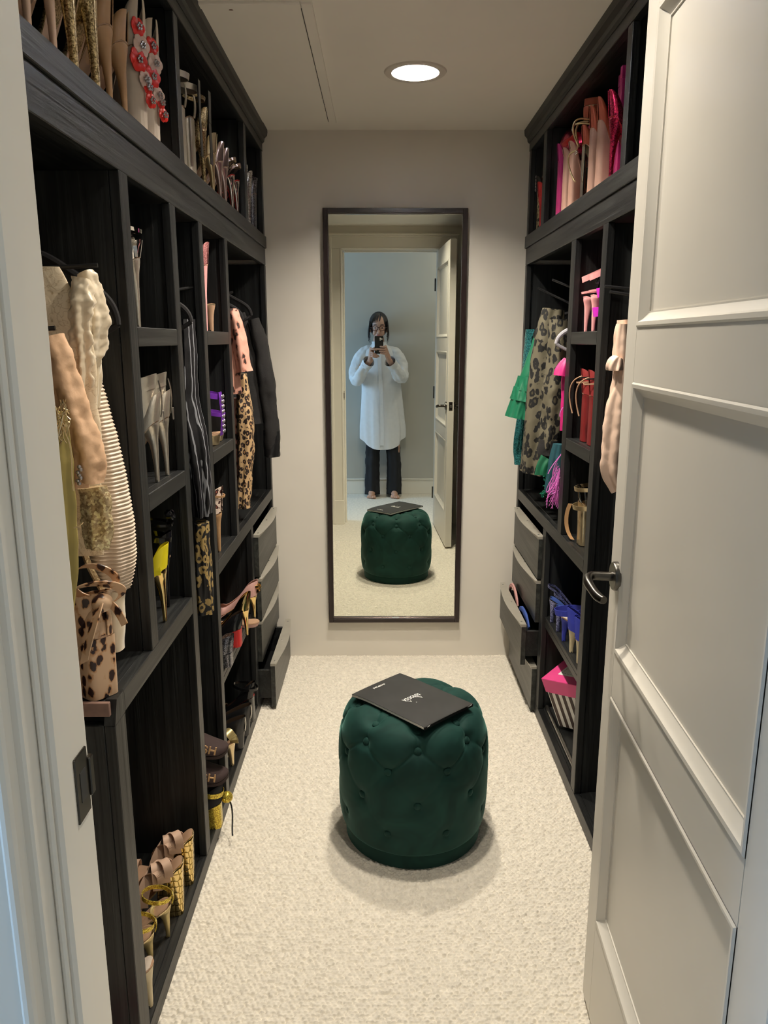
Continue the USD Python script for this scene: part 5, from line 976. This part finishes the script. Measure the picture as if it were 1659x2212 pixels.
def person():
    t = thing('person', 'person with dark tied hair and glasses in a long white shirt photographing the mirror', 'person')
    Y = -.415
    PH = np.array([-.016, -.020, 1.366]); pu, pn = np.array([0, .2175, .976]), np.array([0, .976, -.2175])
    ph = lambda a, b, n: PH + np.array([a, 0, 0]) + pu * b + pn * n
    bones = []
    ch = lambda pts, rs: bones.extend(cap(pts[i], rs[i], pts[i + 1], rs[i + 1]) for i in range(len(pts) - 1))
    hx = -.02
    # trunk, neck, head
    tk = [[m3.Manifold.sphere(r, 20).translate((x + s * w, Y, z)) for s in (-1, 1)] for x, z, w, r in ((.02, .90, .07, .066), (.01, 1.05, .045, .072), (-.005, 1.20, .065, .076), (-.01, 1.275, .085, .055))]
    bones += [m3.Manifold.batch_hull(tk[i] + tk[i + 1]) for i in range(3)]
    bones.append(cap((-.14, Y, 1.282), .042, (.11, Y, 1.282), .042))
    ch([(-.013, Y, 1.31), (hx, Y + .008, 1.41)], [.056, .048])
    sk = m3.Manifold.sphere(1, 40).scale((.070, .089, .098)).translate((hx, -.405, 1.537))
    fa = m3.Manifold.batch_hull([m3.Manifold.sphere(.048, 20).translate((hx, -.372, 1.50)), m3.Manifold.sphere(.030, 20).translate((hx, -.352, 1.432)), m3.Manifold.sphere(.05, 20).translate((hx, -.40, 1.47))])
    bones += [sk, fa, cap((hx, -.330, 1.512), .008, (hx, -.312, 1.470), .0125), cap((hx - .012, -.322, 1.468), .008, (hx + .012, -.322, 1.468), .008)]
    for s in (-1, 1):
        bones.append(m3.Manifold.sphere(1, 16).scale((.008, .017, .027)).translate((hx + s * .072, -.40, 1.495)))
        bones.append(cap((hx + s * .030, -.335, 1.478), .018, (hx + s * .036, -.345, 1.462), .016))
        bones.append(cap((hx + s * .015, -.327, 1.527), .007, (hx + s * .042, -.338, 1.527), .007))
    bones.append(cap((hx - .014, -.324, 1.444), .006, (hx + .014, -.324, 1.444), .006))
    # legs and feet
    for x0, x1 in ((-.055, -.082), (.085, .118)):
        ch([(x0, Y, .90), (x1, Y + .005, .49), (x1, Y - .02, .09)], [.085, .055, .040])
        ch([(x1, Y - .045, .04), (x1, Y + .02, .05), (x1 * 1.06, Y + .085, .026)], [.034, .036, .026])
        for k in range(5):
            q = (k - 2) * (1 if x0 < 0 else -1)
            bones.append(cap((x1 * 1.06 + q * .013, Y + .085, .018), .013 if q != 2 else .014, (x1 * 1.08 + q * .0155, Y + .118 - .008 * abs(q - 1), .012), .0105 if q < 2 else .0125))
    # arms and hands around the telephone
    for s, sh, el, wr in ((-1, (-.155, Y, 1.280), (-.215, -.325, 1.055), (-.092, -.105, 1.235)), (1, (.130, Y, 1.280), (.180, -.325, 1.075), (.072, -.105, 1.235))):
        ch([sh, el, wr], [.032, .022, .024])
        kn = [ph(s * .050 + (.003 if s > 0 else -.019), b, -.0045) for b in ((-.014, -.034, -.053, -.071) if s > 0 else (-.032, -.064, -.080, -.094))]
        palm = [np.array(wr), *kn]
        bones.append(m3.Manifold.batch_hull([m3.Manifold.sphere(.021, 16).translate(tuple(wr))] + [m3.Manifold.sphere(.0115, 16).translate(tuple(k)) for k in kn]))
        tips = ([(.012, -.012, .0135), (-.026, -.030, .0135), (.006, -.050, .0140), (.016, -.067, .0135)] if s > 0 else [(-.022, -.036, .0150), (-.008, -.090, .007), (-.004, -.098, .000), (-.018, -.104, -.004)])
        for k, tp, ln in zip(kn, tips, (1, 1.05, 1, .85)):
            tp = ph(*tp); a = ph(s * .045 - (.006 if s < 0 else 0), (k - PH) @ pu, .0155 if tp is not None else 0); b = a * .45 + tp * .55 + pn * (.0015 if s > 0 else .004)
            r = .0084 * ln ** .5
            ch([k, a, b, tp], [r * 1.08, r, r * .94, r * .85])
        b0 = np.array(wr) * .45 + kn[3] * .55
        ch([b0, ph(s * .046, -.040, -.020), ph(s * .026, -.022, -.0155), ph(s * .008, -.012, -.0150)], [.014, .0115, .0100, .0085])
    body = m3.Manifold.batch_boolean(bones, m3.OpType.Add).refine_to_length(.0075)
    v, f = man(body); tm = trimesh.Trimesh(v, f, process=True); trimesh.smoothing.filter_taubin(tm, .5, .53, 8)
    obj('body', (tm.vertices, tm.faces), 'skin', t, smooth=True)
    for s in (-1, 1):
        ey = obj('eye', ball((hx + s * .031, -.336, 1.508), .0115, 2, (1, .7, .45)), 'eye_white', t)
        obj('iris', ball((hx + s * .031, -.3285, 1.508), .0055, 2, (1, .4, 1)), 'iris', ey)
        obj('eyebrow', tube([(hx + s * .014, -.318, 1.531), (hx + s * .032, -.321, 1.536), (hx + s * .050, -.334, 1.530)], [.002, .003, .0015], 6, n=10), 'hair_black', t)
    obj('lips', cat(tube([(hx - .021, -.327, 1.443), (hx, -.317, 1.446), (hx + .021, -.327, 1.443)], [.002, .0042, .002], 8, n=14), tube([(hx - .020, -.326, 1.441), (hx, -.317, 1.438), (hx + .020, -.326, 1.441)], [.002, .0048, .002], 8, n=14)), 'lip', t)
    # hair: pulled back, fringe and loose strands
    H = m3.Manifold.sphere(1, 56).scale((.086, .100, .110)).translate((hx, -.425, 1.540)) + m3.Manifold.sphere(.042, 24).scale((1, .8, 1)).translate((hx + .005, -.505, 1.50))
    H = H - m3.Manifold.sphere(1, 48).scale((.060, .11, .105)).translate((hx + .004, -.330, 1.475)) - m3.Manifold.cube((.5, .5, .2)).translate((hx - .25, -.43, 1.26))
    v, f = man(H.refine_to_length(.008)); v = v + norm(v - [hx, -.42, 1.53]) * (.005 * (meshkit.fbm(np.stack([np.arctan2(v[:, 0] - hx, v[:, 1] + .42) * 9, v[:, 2] * 8, v[:, 1] * 3], 1), 3, 3) - .5))[:, None]
    hair = obj('hair', (v, f), 'hair_black', t, smooth=True)
    rnd = np.random.default_rng(3); st = []
    for s in (-1, 1):
        for k in range(14):
            x0, y0 = hx + s * rnd.uniform(.060, .078), rnd.uniform(-.40, -.35); e = rnd.uniform(1.37, 1.45)
            st.append(tube([(x0, y0, 1.565), (hx + s * rnd.uniform(.076, .088), y0 + .005, 1.50), (hx + s * rnd.uniform(.066, .090), y0 + .01, e)], [.0035, .0028, .0008], 5, n=14))
    for k in range(16):
        q = rnd.uniform(-.055, .02); st.append(tube([(hx + q * .6 + .012, -.352, 1.630), (hx + q, -.328, 1.590), (hx + q * 1.25 - .008, -.318, 1.548 + .35 * max(0, q + .03))], [.004, .0035, .001], 5, n=12))
    obj('loose_strands', cat(*st), 'hair_black', hair, kind='stuff')
    gl = []
    for s in (-1, 1):
        q = np.linspace(0, 2 * PI, 30); c = (hx + s * .032, 1.505)
        gl.append(tube(np.stack([c[0] + .0245 * np.sign(np.cos(q)) * np.abs(np.cos(q)) ** .85, -.309 - .004 * np.abs(np.cos(q)), c[1] + .0205 * np.sign(np.sin(q)) * np.abs(np.sin(q)) ** .85], 1), .0022, 7))
        gl.append(tube([(hx + s * .056, -.313, 1.510), (hx + s * .073, -.34, 1.512), (hx + s * .077, -.41, 1.508)], .002, 6, n=12))
    gl.append(tube([(hx - .009, -.309, 1.508), (hx, -.306, 1.511), (hx + .009, -.309, 1.508)], .0022, 6, n=8))
    obj('glasses', cat(*gl), 'glasses_brown', t)
    # shirt
    n, m = 90, 110; zz = np.array([1.378, 1.345, 1.315, 1.275, 1.15, .95, .75, .58, .445]); q = (zz[0] - zz) / (zz[0] - zz[-1]); u = np.linspace(0, 1, n)
    I = lambda v: PchipInterpolator(q, v)(u)
    z, ra, rb, cx = I(zz), I([.058, .100, .162, .180, .170, .180, .195, .205, .200]), I([.056, .074, .084, .097, .108, .112, .114, .116, .114]), I([-.016, -.015, -.012, -.01, -.004, .006, .012, .016, .014])
    a = np.arange(m) * 2 * PI / m; dp = np.clip((u - .3) / .7, 0, 1)[:, None]
    fold = 1 + dp * (.045 * np.sin(7 * a + 1.0) + .03 * np.sin(12 * a + 2 + 3 * u[:, None])) + .02 * (meshkit.fbm(np.stack([np.broadcast_to(3 * np.cos(a), (n, m)), np.broadcast_to(3 * np.sin(a), (n, m)), np.broadcast_to(9 * u[:, None], (n, m))], -1).reshape(-1, 3), 3, 2).reshape(n, m) - .5)
    R = np.stack([cx[:, None] + ra[:, None] * np.cos(a) * fold, -.428 + rb[:, None] * np.sin(a) * np.minimum(fold, 1.02), np.broadcast_to(z[:, None], (n, m))], -1)
    R[..., 2] += (np.clip((u - .62) / .38, 0, 1)[:, None] ** 2) * (.11 * np.abs(np.cos(a)) ** 3 + .02 * (np.sin(a) < 0))
    sh = obj('shirt', loft(R, False), 'shirt_white', t, smooth=True)
    P = np.stack([cx - .006, -.428 + rb * 1.02 + .008 + .006 * np.clip((u - .3) * 3, 0, 1), z], 1)[4:-4]; obj('placket', ribbon(P, (1, 0, 0), .032, .007), 'shirt_white', sh)
    for i in range(6): obj('button', xf(ball((0, 0, 0), .0055, 1, (1, .4, 1)), None, P[6 + 10 * i] + [0, .003, 0]), 'white_plastic', sh)
    for s in (-1, 1):
        G = np.array([[(-.016 + s * (.022 + .040 * i), -.346 - .030 * i + .016 * j, 1.392 - .010 * i - (.075 - .012 * i) * j) for j in np.linspace(0, 1, 6)] for i in np.linspace(0, 1.0, 6)])
        obj('collar', sheet(G, .003), 'shirt_white', sh)
    obj('collar_band', ribbon(ring_pts((-.016, Y - .004, 1.378), .062, .060, 30), (0, 0, 1), .03, .003, True), 'shirt_white', sh)
    for s, pts in ((-1, [(-.085, Y, 1.318), (-.175, Y + .005, 1.25), (-.222, -.345, 1.075), (-.200, -.285, 1.075), (-.145, -.20, 1.165), (-.112, -.135, 1.215)]), (1, [(.062, Y, 1.318), (.147, Y + .005, 1.25), (.186, -.345, 1.095), (.172, -.285, 1.090), (.122, -.20, 1.165), (.088, -.135, 1.215)])):
        obj('sleeve', cloth(pts, [.030, .062, .060, .054, .046, .042], [.040, .064, .060, .056, .046, .042], (0, 1, 0), 4, .004, .016, 50 + s, 60, 44, 18, cap=False), 'shirt_white', sh)
        e = np.array(pts[-1]); d = norm(e - np.array(pts[-2])); obj('cuff', cloth([e - d * .03, e + d * .028], [.048, .050], [.048, .050], (0, 1, 0), 3, .001, .003, 60 + s, 10, 36, cap=False), 'shirt_white', sh)
    # trousers
    lg = []
    for x0, x1, sd in ((-.055, -.080, 70), (.085, .116, 71)):
        lg.append(cloth([(x0, Y, .93), (x0 * .5 + x1 * .5, Y, .6), (x1, Y - .005, .30), (x1, Y - .012, .09), (x1, Y - .010, .022)], [.078, .074, .064, .064, .070], [.072, .076, .068, .070, .080], X_, 5, .004, .012, sd, 70, 50, 16))
    obj('trousers', cat(*lg), 'trouser_black', t, smooth=True)
    # the telephone in the hands
    pht = thing('smartphone', 'black smartphone held up in both hands by the person in the mirror', 'phone')
    R3 = np.stack([np.array([1.0, 0, 0]), pu, -pn], 1)
    rr = m3.CrossSection.square((.060, .135), True).offset(.006, m3.JoinType.Round, 2, 24)
    obj('case', xf(man(m3.Manifold.extrude(rr, .0085).translate((0, 0, -.00425))), R3, PH), 'phone_black', pht)
    bump = m3.CrossSection.square((.020, .022), True).offset(.005, m3.JoinType.Round, 2, 16)
    lensb = obj('camera_bump', xf(man(m3.Manifold.extrude(bump, .0014)), R3, ph(.016, .050, .0056)), 'black_plastic', pht)
    for a_, b_ in ((.010, .056), (.010, .043), (.023, .050)): obj('lens', xf(lathe([(.0005, .0), (.0045, .0), (.0056, .0008), (.0056, -.001)], 20), np.stack([np.array([1.0, 0, 0]), pu, pn], 1), ph(a_, b_, .0058)), 'chrome', lensb)
    obj('screen', xf(box(-.0335, .0335, -.068, .068, -.0003, .0003), R3, ph(0, 0, -.0046)), 'black_patent', pht)
person()
